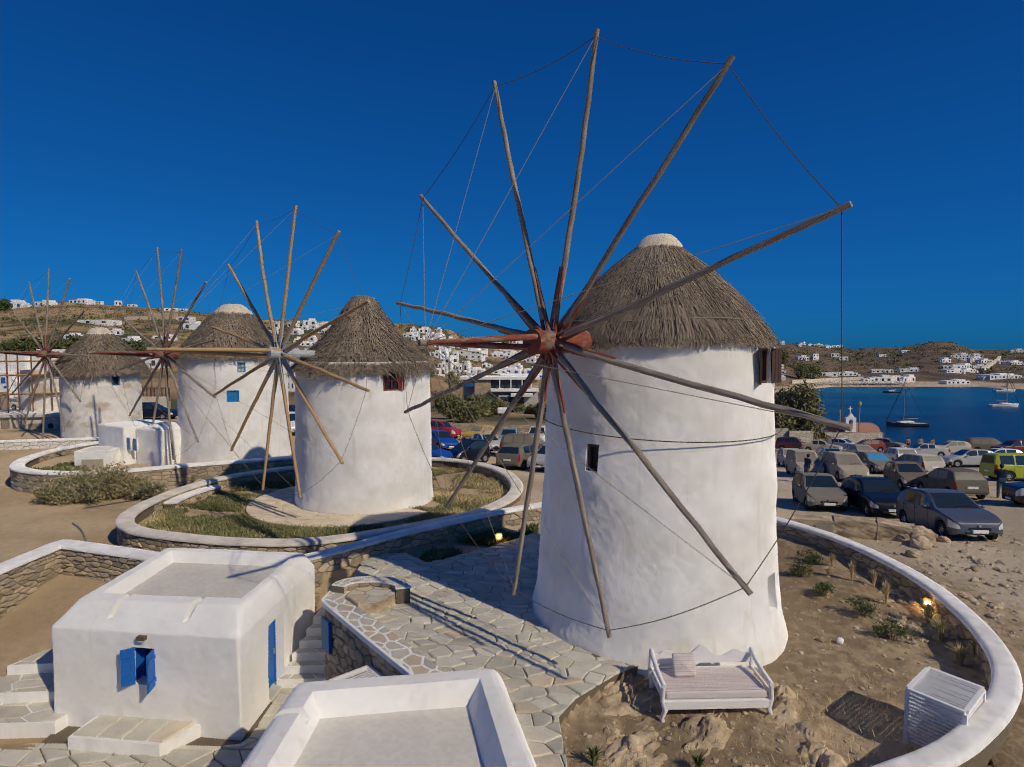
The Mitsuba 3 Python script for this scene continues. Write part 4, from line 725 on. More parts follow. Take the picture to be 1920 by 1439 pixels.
kk = put('hose', MB().tube(pp, .025, 6), 'm_metal'); tag(kk, 'short grey hose lying curved on the sand behind the courtyard wall', 'hose')
# ---------------------------------------------------------------- yard lights, lit in the evening sun
for (px, py, z, lab) in ((1741, 1131, .12, 'lit square lantern fixed low on the curved wall at the right'), (935, 1006, .12, 'lit lantern in the shaded wall behind the terrace')):
    g = G(px, py, z); lp = thing('lantern', lab, 'lamp'); d = np.array([-g[0] + 5, -g[1] + 12, 0]) if px > 1000 else np.array([.3, -1, 0]); d /= np.linalg.norm(d); s_ = np.cross([0, 0, 1.], d)
    put(f'{lp}__housing', MB().beam(g - d * .25, g - d * .02, .17, .2), 'm_brown'); put(f'{lp}__frame', MB().beam(g - s_ * .09 + up3 * .1, g + s_ * .09 + up3 * .1, .06, .04).beam(g - s_ * .09 - up3 * .1, g + s_ * .09 - up3 * .1, .06, .04).beam(g - s_ * .09 - up3 * .08, g - s_ * .09 + up3 * .08, .06, .03, up=d).beam(g + s_ * .09 - up3 * .08, g + s_ * .09 + up3 * .08, .06, .03, up=d), 'm_plank')
    b = trimesh.creation.icosphere(2, .055); put(f'{lp}__bulb', (np.array(b.vertices) + g + d * .035, b.faces), 'm_white', emitter={'type': 'area', 'radiance': {'type': 'rgb', 'value': [26, 16, 6]}})

# ---------------------------------------------------------------- plants
def leaves(mb, centres, radii, n, size, rng, tint=(0, .6), flat_=.8, up=0.0, core=.35):
    centres, radii = np.asarray(centres, float), np.asarray(radii, float)
    w = radii.prod(1) ** (1 / 3.); i = rng.choice(len(centres), n, p=w / w.sum()); d = rng.normal(size=(n, 3)); d /= np.linalg.norm(d, axis=1, keepdims=True); r = core + (1 - core) * rng.uniform(size=n) ** .5
    p = centres[i] + d * radii[i] * r[:, None] * (1 + .18 * rng.normal(size=(n, 1)))
    a = rng.normal(size=(n, 3)) + d * .4 + [0, 0, up]; a /= np.linalg.norm(a, axis=1, keepdims=True); b = np.cross(a, rng.normal(size=(n, 3))); b /= np.linalg.norm(b, axis=1, keepdims=True) + 1e-9
    s = size * rng.uniform(.5, 1.4, (n, 1)); v = np.stack([p - b * s * .35, p + a * s * .6 + b * s * .1, p + a * s * 1.3, p + a * s * .5 - b * s * .5], 1).reshape(-1, 3); q = np.arange(n) * 4
    f = np.vstack([np.stack([q, q + 1, q + 2], 1), np.stack([q, q + 2, q + 3], 1)])
    cl = meshkit.noise(p / (radii.mean() * .55) , 5); uv = np.stack([np.clip(tint[0] + (tint[1] - tint[0]) * (rng.uniform(size=n) * .6 + cl * .5), 0, 1), np.clip(rng.uniform(.2, 1, n) * .6 + cl * .5 - .05, 0, 1)], 1)
    mb.add(v, f, np.repeat(uv, 4, 0))
def bush(name, label, cat, pos, rx, ry, h, seed, n=900, size=.12, tint=(0, .6), group=None, trunk=True, lobes=9, up=0.0):
    r_ = np.random.default_rng(seed); k = thing(name, label, cat, group); pos = np.asarray(pos, float)
    c = np.stack([r_.uniform(-.6, .6, lobes) * rx, r_.uniform(-.6, .6, lobes) * ry, r_.uniform(.25, .78, lobes) * h], 1); rad = np.stack([r_.uniform(.28, .5, lobes) * rx, r_.uniform(.28, .5, lobes) * ry, r_.uniform(.2, .32, lobes) * h], 1)
    mb = MB(); leaves(mb, c + pos, rad, n, size, r_, tint, up=up); put(f'{k}__crown', mb, 'm_leaf')
    if trunk:
        tb = MB(); w = .035 * h
        for q in range(min(lobes, 7)): e = pos + c[q]; m = pos + c[q] * [.4, .4, .45] + r_.normal(0, .03 * h, 3); tb.tube([pos - [0, 0, .15], m, e], [w, w * .6, w * .2], 5)
        put(f'{k}__trunk', tb, 'm_trunk')
    return k
def blades(mb, pos, n, h, spread, w, rng, tint, curl=.4):
    for q in range(n):
        a = rng.uniform(0, 6.28); t = rng.uniform(.1, 1) * spread; hh = h * rng.uniform(.6, 1.1); d = np.array([math.cos(a), math.sin(a), 0]); s = np.array([-d[1], d[0], 0]) * w
        b = pos + d * rng.uniform(0, .12) * spread; p = [b, b + d * t * .35 + [0, 0, hh * .6], b + d * t * (1 + curl) + [0, 0, hh * (1 - .25 * t / max(spread, .01))]]
        mb.add([p[0] - s, p[0] + s, p[1] + s * .8, p[1] - s * .8, p[2]], [[0, 1, 2], [0, 2, 3], [3, 2, 4]], (np.clip(rng.normal(*tint), 0, 1), rng.uniform(.5, 1)))
prng = np.random.default_rng(300)
shr = [(1497, 1085, .34, .34, 'pale green rounded shrub nearest the tower on the soil slope'), (1516, 1060, .26, .26, 'small green shrub up by the curved wall beyond the tower'), (1548, 1125, .30, .22, 'flat dark green shrub in the middle of the soil yard'),
       (1620, 1162, .32, .28, 'light green shrub below the row of pale grasses'), (1672, 1208, .36, .26, 'broad dark green shrub at the lower end of the plant row')]
for q, (px, py, r, h, lab) in enumerate(shr):
    g = G(px, py, -.2); bush('shrub', lab, 'shrub', [g[0], g[1], hz(g[0], g[1])], r * 1.3, r * 1.2, h * 1.35, 310 + q, 620, .055, (0, .45) if q in (0, 3) else (0, .2), trunk=True, lobes=7, up=.4)
gra = [(1560, 1070, .42, 0), (1597, 1100, .60, 0), (1553, 1090, .3, 0), (1638, 1108, .52, 0), (1661, 1142, .68, 0), (1740, 1178, .6, 1), (1762, 1210, .62, 1), (1800, 1255, .5, 1), (1830, 1245, .5, 1)]
for q, (px, py, h, dk) in enumerate(gra):
    g = G(px, py, -.2); mb = MB(); p = np.array([g[0], g[1], hz(g[0], g[1]) - .02]); blades(mb, p, 150, h, .13 + .12 * dk, .009, prng, (.93, .08) if not dk else (.76, .1))
    kk = put('grass_tuft', mb, 'm_leaf'); tag(kk, ['pale upright grass tuft farthest up the sunlit soil', 'tall pale grass tuft second in the row along the wall', 'short pale grass tuft left of the row nearest the tower', 'pale grass tuft third in the row along the wall', 'tallest and lowest of the pale sunlit grass tufts', 'brown arching grass clump under the lit lantern', 'brown grass clump just below the one under the lantern', 'brown grass clump lower left above the slatted cover', 'brown grass clump beside the wall above the slatted cover'][q], 'grass', 'sunlit grass tufts in the yard' if not dk else 'shaded grass clumps in the yard')
for q, (px, py, lab) in enumerate([(1112, 1432, 'leafy green sprig at the bottom edge left of the outcrop'), (1305, 1436, 'leafy green sprig at the bottom edge in the middle')]):
    g = G(px, py, -.3); mb = MB(); blades(mb, np.array([g[0], g[1] - .1, hz(g[0], g[1])]), 46, .34, .16, .022, prng, (.25, .1)); kk = put('green_plant', mb, 'm_leaf'); tag(kk, lab, 'plant')
# fleshy ground cover, too many stems to count
def cover(name, label, poly, z, n, h, seed, tint, keep=lambda x, y: True, w=.016):
    r_ = np.random.default_rng(seed); x0, y0, x1, y1 = poly.bounds; x = r_.uniform(x0, x1, n * 3); y = r_.uniform(y0, y1, n * 3); pat = meshkit.fbm(np.stack([x * .9, y * .9, x * 0], 1), 3, seed); m = shapely.contains_xy(poly, x, y) & (pat > .41) ; x, y, pat = x[m][:n], y[m][:n], pat[m][:n]
    m = len(x); a = r_.uniform(0, 6.28, m); hh = h * r_.uniform(.4, 1.2, m) * (.5 + pat); d = np.stack([np.cos(a), np.sin(a), 0 * a], 1); s = np.stack([-np.sin(a), np.cos(a), 0 * a], 1) * w; b = np.stack([x, y, np.full(m, z - .02)], 1); tp = b + d * (hh * r_.uniform(.2, 1.0, m))[:, None] + np.stack([0 * a, 0 * a, hh], 1)
    v = np.stack([b - s, b + s, tp + s * .6, tp - s * .6], 1).reshape(-1, 3); q = np.arange(m) * 4; f = np.vstack([np.stack([q, q + 1, q + 2], 1), np.stack([q, q + 2, q + 3], 1)])
    uv = np.stack([np.clip(tint + (meshkit.fbm(np.stack([x * .5, y * .5, x * 0], 1), 3, seed + 1) - .5) * 1.3 + r_.normal(0, .12, m), 0, 1), np.clip(.25 + (pat - .44) * 2 + r_.uniform(0, .5, m), 0, 1)], 1)
    kk = put(name, (v, f), 'm_leaf', uv=np.repeat(uv, 4, 0)); tag(kk, label, 'ground cover', kind='stuff')
bed2 = MOUND2.buffer(-.35).difference(shapely.Point(*C2).buffer(2.95)).difference(apron)
cover('ground_cover', 'olive green fleshy ground cover around the second windmill', bed2, -.14, 52000, .14, 401, .6)
cover('ground_cover', 'dark green ground cover in the shaded bed along the terrace', Polygon([(-3.0, 17.1), (-2.4, 19.4), (-.4, 21.0), (.9, 21.6), (.9, 20.8), (-.9, 18.9)]), -.17, 9000, .20, 402, .12)
cover('dry_grass', 'green weeds growing inside the wall of the third windmill', Polygon([(-24.6, 29.6), (-21.5, 29.0), (-20.5, 30.5), (-23.5, 32)]), .1, 2500, .2, 403, .25, w=.03)
yw = YARD.difference(TERRACE).difference(shapely.Point(*C1).buffer(3.2)).buffer(-.5)
cover('dry_weeds', 'sparse dry weeds and straw scattered over the brown soil yard', yw, -.2, 2600, .10, 404, .95, w=.006)
# the big dry bush against the curved wall
bk = thing('dry_bush', 'big sprawling grey green dry bush in front of the curved wall', 'bush'); r_ = np.random.default_rng(410)
cs, rs = [], []
for q in range(26):
    px = 95 + q * 7.8 + r_.normal(0, 6); g = G(px, 940 + r_.uniform(-9, 7) - (px > 200) * 6, -.45); hgt = r_.uniform(.75, 1.25) * (1.2 if 120 < px < 230 else .8); cs.append([g[0], g[1], hz(g[0], g[1]) + hgt * .45]); rs.append([r_.uniform(.4, .75), r_.uniform(.3, .5), hgt * .6])
mb = MB(); leaves(mb, cs, rs, 15000, .10, r_, (.3, 1.0), up=.5, core=.2); put(f'{bk}__crown', mb, 'm_leaf')
tb = MB()
for q in range(700):
    c = np.array(cs[r_.integers(len(cs))]); b = c * [1, 1, 0] + [0, 0, c[2] - .45]; e = c + r_.normal(0, 1, 3) * [.45, .4, .32]; e[2] = abs(e[2] - c[2]) + c[2] + .1 * r_.uniform(); tb.tube([b, (b + e) / 2 + r_.normal(0, .05, 3), e], [.012, .009, .004], 3)
put(f'{bk}__twigs', tb, 'm_concrete')
# trees and bushes beyond the car parks
def tree_at(px0, px1, pytop, pybase, name, lab, seed, n=1500, size=.3, tint=(0, .6), Y=None, group=None, cat='tree', deep=.8):
    g = hit((px0 + px1) / 2, pybase) if Y is None else at((px0 + px1) / 2, pybase, Y); s = g[1] / FPX; z = hz(g[0], g[1]); w = (px1 - px0) * s / 2; h = (pybase - pytop) * s
    return bush(name, lab, cat, [g[0], g[1], min(z, g[2])], w, w * deep, h, seed, n, size, tint, group, lobes=14)
tree_at(1415, 1536, 694, 818, 'tamarisk_tree', 'large grey green tamarisk tree beside the near windmill and the bay', 501, 11000, .36, (.25, .85), Y=81)
for q, (a, b, c, d) in enumerate([(1455, 1500, 775, 812), (1490, 1545, 782, 815), (1530, 1580, 790, 818)]): tree_at(a, b, c, d, 'roadside_bush', ('brown bush under the tamarisk tree', 'middle dry bush above the car park wall', 'low dry bush nearest the chapel')[q], 505 + q, 1100, .22, (.5, 1), Y=77 + q, cat='bush')
for q, (a, b, c, d, Y, lab, tn) in enumerate([(818, 880, 735, 792, 62, 'wide olive bush behind the middle car park wall beside the second windmill', (.3, .7)), (868, 925, 740, 793, 66, 'grey green bush behind the middle car park wall', (.3, .8)), (905, 945, 752, 790, 70, 'small bush at the right end of the middle hedge', (.2, .6)),
     (875, 925, 712, 748, 140, 'dark green leafy tree in front of the modern white building', (0, .25)), (900, 945, 735, 760, 120, 'bright green bush in front of the modern white building', (.1, .5)), (955, 985, 742, 757, 150, 'rounded yellow green bush right of the modern building terrace', (.3, .5)), (985, 1030, 760, 800, 75, 'olive bush beside the near windmill at the end of the car park wall', (.3, .7)),
     (930, 960, 748, 768, 110, 'brown dry shrub at the edge of the sandy lot', (.6, 1)), (815, 850, 705, 745, 110, 'dense green palm garden tree beside the second windmill', (.1, .5)), (1000, 1035, 735, 765, 90, 'dark bush on the slope left of the near tower', (.3, .7)), (850, 900, 752, 792, 58, 'olive green bush in the middle of the hedge by the wall', (.25, .6)),
     (262, 300, 712, 745, 80, 'green mound of bushes between the third and fourth windmills', (.1, .5)), (0, 40, 640, 662, 260, 'dark green grove at the far left of the valley', (0, .3)), (40, 110, 632, 664, 270, 'dark green grove behind the wheel of the fourth windmill', (0, .35)), (105, 165, 630, 665, 250, 'green grove behind the roof of the fourth windmill', (0, .4)), (225, 285, 640, 668, 240, 'green grove left of the third windmill', (0, .4)),
     (0, 22, 562, 583, 400, 'dark tree beside the leftmost house on the ridge', (0, .2)), (1452, 1482, 655, 690, 300, 'tall dark pine by the houses across the bay', (0, .2)), (1478, 1520, 668, 712, 290, 'dark green trees above the left end of the beach', (.1, .4)), (1505, 1545, 685, 712, 330, 'green reed bed behind the left end of the beach', (.2, .5))]):
    Y = Y * 1.45 if Y < 80 else Y; far_ = Y >= 230; tree_at(a, b, c, d, 'tree' if d - c > 30 or Y > 130 else 'bush', lab, 520 + q, 3200 if Y < 130 else 1600, .011 * Y ** .75 + .06, tn, Y=None if far_ else Y, cat='tree' if d - c > 30 or Y > 130 else 'bush')
sc = np.random.default_rng(600); mb = MB()
for q in range(1200):
    px = sc.choice([sc.uniform(0, 560), sc.uniform(600, 1030), sc.uniform(1450, 1920)]); D, zc = crest(px, 0); y = float(D) * sc.uniform(.5, 1.0) if px < 1100 else sc.uniform(520, 900); x = (px - 960) / FPX * y; z = hz(x, y); s = sc.uniform(.6, 2.0) * (1 + (y > 500) * .8)
    leaves(mb, [[x, y, z + s * .25]], [[s, s, s * .5]], 26, s * .55, sc, (0, .6))
kk = put('hill_scrub', mb, 'm_leaf'); tag(kk, 'low dark scrub dotted over the dry brown hillsides', 'scrub', kind='stuff')
def palm(px, pyb, pyt, Y, lab, seed, nf=26):
    g = at(px, pyb, Y); r_ = np.random.default_rng(seed); k = thing('palm_tree', lab, 'palm tree'); h = (pyb - pyt) * Y / FPX; zb = min(hz(g[0], g[1]), g[2]); top = np.array([g[0], g[1], g[2] + h * .72])
    put(f'{k}__trunk', MB().tube([[g[0], g[1], zb - .3], (np.array([g[0], g[1], zb]) + top) / 2 + [.1, 0, 0], top], [h * .045, h * .035, h * .04], 8), 'm_trunk')
    for q in range(nf):
        a = r_.uniform(0, 6.28); e = r_.uniform(-.5, 1.1); L = h * .42 * r_.uniform(.8, 1.1); d = np.array([math.cos(a), math.sin(a), 0]); s = np.array([-d[1], d[0], 0]); mb = MB()
        pts = [top + d * L * t * math.cos(e * (1 - .2 * t)) + np.array([0, 0, L * (t * math.sin(e) - .55 * t * t)]) for t in np.linspace(0, 1, 7)]
        for i in range(1, 7):
            for sg in (-1, 1):
                for o in (0, .5): p = pts[i] * (1 - o) + pts[i - 1] * o; t = p + s * sg * L * .24 * (1 - i / 9) + d * L * .1 - [0, 0, L * .07]; mb.add([p - d * L * .025, p + d * L * .025, t], [[0, 1, 2]], (r_.uniform(.1, .6), r_.uniform(.3, 1)))
        mb.tube(pts, L * .012, 4); put(f'{k}__frond', mb, 'm_leaf')
palm(843, 745, 685, 118, 'tall feathery palm tree beside the second windmill', 701); palm(868, 700, 672, 190, 'distant dark palm among the town houses', 702, 16); palm(283, 700, 676, 110, 'small palm between the third and fourth windmills', 703, 14)

# ---------------------------------------------------------------- cars
KIND = {  # length, width, roof line (share of length, height), windscreen, rear window, side windows, belt, axles
 'hatch': (3.75, 1.66, [(0, .46), (.004, .55), (.012, .63), (.05, .73), (.24, .93), (.275, .96), (.45, 1.37), (.55, 1.47), (.75, 1.45), (.88, 1.36), (.965, .98), (.985, .84), (1, .55)], (.28, .475), (.885, .962), [(.37, .585), (.605, .80)], (.88, .98), (.185, .83)),
 'sedan': (4.4, 1.72, [(0, .46), (.004, .55), (.012, .63), (.05, .70), (.26, .90), (.30, .93), (.44, 1.33), (.52, 1.43), (.66, 1.40), (.80, 1.06), (.83, 1.03), (.97, .98), (.988, .88), (1, .55)], (.305, .46), (.675, .80), [(.385, .545), (.565, .69)], (.85, .95), (.18, .80)),
 'wagon': (4.4, 1.72, [(0, .46), (.004, .55), (.012, .63), (.05, .70), (.26, .90), (.30, .93), (.44, 1.33), (.52, 1.46), (.80, 1.45), (.92, 1.37), (.978, 1.0), (.988, .85), (1, .55)], (.305, .46), (.925, .975), [(.385, .545), (.565, .71), (.73, .885)], (.87, .97), (.18, .80)),
 'suv': (4.05, 1.76, [(0, .52), (.004, .70), (.01, .82), (.05, .95), (.24, 1.05), (.27, 1.08), (.40, 1.55), (.48, 1.68), (.85, 1.66), (.95, 1.56), (.98, 1.1), (.99, .9), (1, .6)], (.275, .42), (.952, .979), [(.335, .53), (.55, .73), (.75, .91)], (1.0, 1.07), (.19, .81)),
 'van': (4.2, 1.76, [(0, .50), (.004, .62), (.012, .72), (.06, .86), (.16, 1.0), (.185, 1.04), (.36, 1.60), (.45, 1.76), (.88, 1.75), (.955, 1.64), (.982, 1.1), (.992, .9), (1, .6)], (.19, .39), (.957, .981), [(.28, .50), (.52, .70), (.72, .91)], (.98, 1.05), (.18, .80)),
 'bubble': (2.6, 1.54, [(0, .50), (.006, .60), (.02, .71), (.08, .82), (.22, .96), (.25, 1.0), (.46, 1.42), (.58, 1.53), (.84, 1.50), (.93, 1.36), (.975, .98), (1, .55)], (.255, .47), (.93, .972), [(.33, .62), (.645, .86)], (.95, 1.02), (.165, .83))}
def car_parts(kind):
    L, W, top, ws, rw, side, belt, axles = KIND[kind]; tp = PchipInterpolator(*np.array(top).T); ra = .37 if kind in ('suv', 'van') else .335; rad = ra - .045
    s = set(np.round(np.linspace(0, 1, 41), 4)) | {.004, .009, .016, .03, .04} | {round(x, 4) for a in [ws, rw] + side for x in a} | {round(p[0], 4) for p in top} | {round(a + d * ra / L, 4) for a in axles for d in (-1, -.92, -.7, -.4, 0, .4, .7, .92, 1)}
    s = np.array(sorted(x for x in s if 0 <= x <= 1)); s = s[np.r_[True, np.diff(s) > .0025]]; rows = []
    for x in s:
        w = W / 2 * (1 - .13 * np.clip((.14 - x) / .14, 0, 1) ** 1.8 - .24 * np.clip((.035 - x) / .035, 0, 1) ** 2.2 - .11 * np.clip((x - .88) / .12, 0, 1) ** 2); t = float(tp(x)); zb = float(np.interp(x, [0, .012, .06, .94, 1], [.34, .26, .20, .22, .30])); bl = min(float(np.interp(x, [.25, .95], belt)), t - .025); h = t - bl; g = np.clip(h / .42, 0, 1)
        for a in axles:
            d = abs(x - a) * L
            if d < ra: zb = max(zb, rad + math.sqrt(ra * ra - d * d) * .98)
        zb = min(zb, bl - .12); mid = zb + (bl - zb) * .5
        rows.append([(w * .93, zb), (w * .985, zb + .05), (w, mid), (w * .985, bl - .02), (w * (.955 - .01 * g), bl + .05 * h), (w * (.955 - .135 * g), bl + .84 * h), (w * (.93 - .19 * g), bl + .955 * h), (w * (.86 - .19 * g), bl + .985 * h), (w * .42, t - .006), (0, t)])
    R = np.array(rows); n, m = R.shape[:2]; X = L * (.5 - s); half = np.concatenate([np.repeat(X[:, None, None], m, 1), R], -1); full = np.concatenate([half, (half * [1, -1, 1])[:, -2::-1]], 1); M = full.shape[1]; V = full.reshape(-1, 3); F_ = {q: [] for q in ('body', 'windscreen', 'rear_window', 'side_window', 'headlight', 'tail_light', 'headlight2', 'tail_light2', 'sw1', 'sw2', 'sw3', 'sw4', 'sw5')}
    for i in range(n - 1):
        sm = (s[i] + s[i + 1]) / 2
        for j in range(M - 1):
            jj = j if j < m - 1 else M - 2 - j; lft = j < m - 1; q = 'body'
            if jj == 4:
                for e, (a, b) in enumerate(side):
                    if a < sm < b: q = ('side_window', 'sw1', 'sw2', 'sw3', 'sw4', 'sw5')[e * 2 + (not lft)]
            if jj in (7, 8):
                if ws[0] < sm < ws[1]: q = 'windscreen'
                if rw[0] < sm < rw[1]: q = 'rear_window'
            if jj in (2,) and .005 < sm < .082: q = 'headlight' if lft else 'headlight2'
            if jj in (2, 3) and sm > .955 and R[i, 2, 1] > .45: q = 'tail_light' if lft else 'tail_light2'
            F_[q].append([i * M + j, (i + 1) * M + j, (i + 1) * M + j + 1, i * M + j + 1])
    out = {}
    for q, f in F_.items():
        if not f: continue
        f = np.array(f); f = np.vstack([f[:, [0, 1, 2]], f[:, [0, 2, 3]]]); v = V
        if q == 'body':
            ends = []; c0, c1 = len(V), len(V) + 1; v = np.vstack([V, V[:M].mean(0), V[-M:].mean(0)])
            for j in range(M - 1): ends += [[c0, j, j + 1], [c1, (n - 1) * M + j + 1, (n - 1) * M + j]]
            ends += [[c0, M - 1, 0], [c1, (n - 1) * M, n * M - 1]]; f = np.vstack([f, ends])
        t_ = trimesh.Trimesh(v, f, process=False); t_.remove_unreferenced_vertices(); out[q] = mikit.ply(t_, None, smooth=35)
    fl = MB()
    for i in range(n - 1): a = V[i * M]; b = V[i * M + M - 1]; c = V[(i + 1) * M]; d = V[(i + 1) * M + M - 1]; o = np.array([0, 0, .06]); fl.add([a + o, b + o, d + o, c + o], [[0, 1, 2, 3]])
    out['floor'] = mikit.ply(fl.mesh(), 'm_black')
    ty = trimesh.creation.revolve(np.array([(rad * .60, -.075), (rad * .9, -.085), (rad, -.06), (rad, .06), (rad * .9, .085), (rad * .60, .075)]), sections=24); rot = trimesh.transformations.rotation_matrix(math.pi / 2, [1, 0, 0]); ty.apply_transform(rot)
    out['wheel'] = mikit.ply(ty, 'm_tyre', smooth=40)
    rim = MB(); a = np.linspace(0, 2 * np.pi, 25)[:-1]
    disc = lathe([(.02, .03), (rad * .2, .035), (rad * .56, .02), (rad * .63, .045), (rad * .63, -.05)], 20); d = trimesh.Trimesh(*disc, process=False); d.apply_transform(rot); rim.add(d.vertices, d.faces); out['hub_cap'] = mikit.ply(rim.mesh(), 'm_rim', smooth=30)
    hole = MB()
    for q in range(6):
        b = q * math.pi / 3; c = np.array([math.cos(b) * rad * .40, -.034, math.sin(b) * rad * .40]); hole.box(c, (rad * .17, .012, rad * .17), 0); hole.box(c * [1, -1, 1], (rad * .17, .012, rad * .17), 0)
    out['rim_slot'] = mikit.ply(hole.mesh(), 'm_black')
    out['_axles'] = [(L * (.5 - a), sy * (W / 2 - .105), rad) for a in axles for sy in (1, -1)]
    out['grille'] = mikit.ply(MB().box((L / 2 - .002, 0, .44), (.03, W * .40, .08)).box((L / 2 - .012, 0, .30), (.06, W * .52, .08)).mesh(), 'm_black')
    out['badge'] = mikit.ply(tm(lathe([(.001, 0), (.05, .0), (.045, .015), (.001, .02)], 14)).apply_transform(trimesh.transformations.rotation_matrix(math.pi / 2, [0, 1, 0])).apply_translation([L / 2 + .012, 0, .53]), 'm_rim')
    pz = .36
    out['number_plate'] = mikit.ply(MB().box((L / 2 + .016, 0, pz), (.012, .50, .11)).mesh(), 'm_whitepaint'); out['plate_band'] = mikit.ply(MB().box((L / 2 + .024, -.228, pz), (.006, .045, .105)).mesh(), 'm_blue')
    out['rear_plate'] = mikit.ply(MB().box((-L / 2 - .012, 0, .62), (.02, .50, .11)).mesh(), 'm_whitepaint')
    out['rear_bumper'] = mikit.ply(back(hull_box([(-L / 2 + .02, sy * W * .40, z) for sy in (-1, 1) for z in (.38, .50)], .05, 8)), 'm_black')
    xm = L * (.5 - side[0][0]) - .02; zm = belt[0] + .06
    for nm, sy in (('mirror', 1), ('mirror2', -1)): out[nm] = mikit.ply(back(hull_box([(xm, sy * (W / 2 + .0), zm), (xm, sy * (W / 2 + .13), zm + .03), (xm + .03, sy * (W / 2 + .10), zm + .05)], .05, 8)), None, smooth=True)
    gap = MB()
    for x in {side[0][0] - .005, side[0][1] + .009, side[-1][1] - (.0 if len(side) < 3 else .17)}:
        i = int(np.argmin(abs(s - x)))
        for sy in (1, -1): gap.tube([[X[i], sy * (R[i, j, 0] + .001), R[i, j, 1]] for j in (1, 2, 3, 4)], .007, 4)
    for sy in (1, -1):
        for e in side[:2]: i = int(np.argmin(abs(s - e[1] + .02))); gap.box((X[i], sy * (R[i, 3, 0] + .004), R[i, 3, 1] - .06), (.16, .03, .03))
    out['door_gap'] = mikit.ply(gap.mesh(), 'm_black')
    out['wiper'] = mikit.ply(MB().beam((L * (.5 - ws[0]) - .06, -.05, float(tp(ws[0])) + .05), (L * (.5 - ws[0]) - .12, .5, float(tp(ws[0])) + .07), .02, .02).mesh(), 'm_black')
    return out
CARS = {k: car_parts(k) for k in KIND}
def car(label, kind, pnt, px, py, yaw, ref='front', glass='m_glass', Y=None, small=False, wsm=None, plate=True):
    L, W = KIND[kind][:2]; g = hit(px, py) if Y is None else at(px, py, Y); a = math.radians(yaw); d = np.array([math.cos(a), math.sin(a)]); c = g[:2] + d * L * {'front': -.42, 'rear': .42, 'mid': 0}[ref]
    e = 1.2; dzx = (hz2(c + d * e) - hz2(c - d * e)) / (2 * e); nn = np.array([-d[1], d[0]]); dzy = (hz2(c + nn * .8) - hz2(c - nn * .8)) / 1.6
    x = np.array([*d, dzx]); x /= np.linalg.norm(x); y = np.array([*nn, dzy]); z = np.cross(x, y); z /= np.linalg.norm(z); y = np.cross(z, x); M = np.eye(4); M[:3, :3] = np.stack([x, y, z], 1); M[:3, 3] = [*c, hz2(c) + .0]
    tw = T4(M.tolist()); k = thing('parked_car', label, 'car', 'cars in the dusty car park'); P_ = CARS[kind]
    def pp(name, src, bsdf=None, tw_=tw):
        kk = numbered(f'{k}__{name}'); dd = dict(P_[src]); dd['to_world'] = tw_
        if bsdf: dd['bsdf'] = {'type': 'ref', 'id': bsdf}
        scene[kk] = dd; return kk
    pp('body', 'body', pnt); pp('windscreen', 'windscreen', wsm or glass); pp('rear_window', 'rear_window', glass); pp('floor', 'floor')
    for q in ('side_window', 'sw1', 'sw2', 'sw3', 'sw4', 'sw5'):
        if q in P_: pp('side_window', q, glass)
    for q in ('headlight', 'headlight2'): pp('headlight', q, 'm_lampglass')
    for q in ('tail_light', 'tail_light2'): pp('tail_light', q, 'm_tail')
    for q in ('mirror', 'mirror2'): pp('mirror', q, pnt)
    pp('grille', 'grille'); pp('rear_bumper', 'rear_bumper', pnt)
    if plate: pp('number_plate', 'number_plate'); pp('number_plate', 'rear_plate')
    if not small: pp('badge', 'badge'); pp('plate_band', 'plate_band'); pp('wiper', 'wiper'); pp('door_gap', 'door_gap')
    for ax_ in P_['_axles']:
        t = T4((M @ np.array([[1, 0, 0, ax_[0]], [0, 1, 0, ax_[1]], [0, 0, 1, ax_[2]], [0, 0, 0, 1]])).tolist()); w = pp('wheel', 'wheel', None, t); kk = w + '__hub_cap'; scene[kk] = {**P_['hub_cap'], 'to_world': t}
        if not small: scene[w + '__rim_slot'] = {**P_['rim_slot'], 'to_world': t}
    return k, M
def hz2(c): return float(H(np.array([c[0]]), np.array([c[1]]), False)[0])
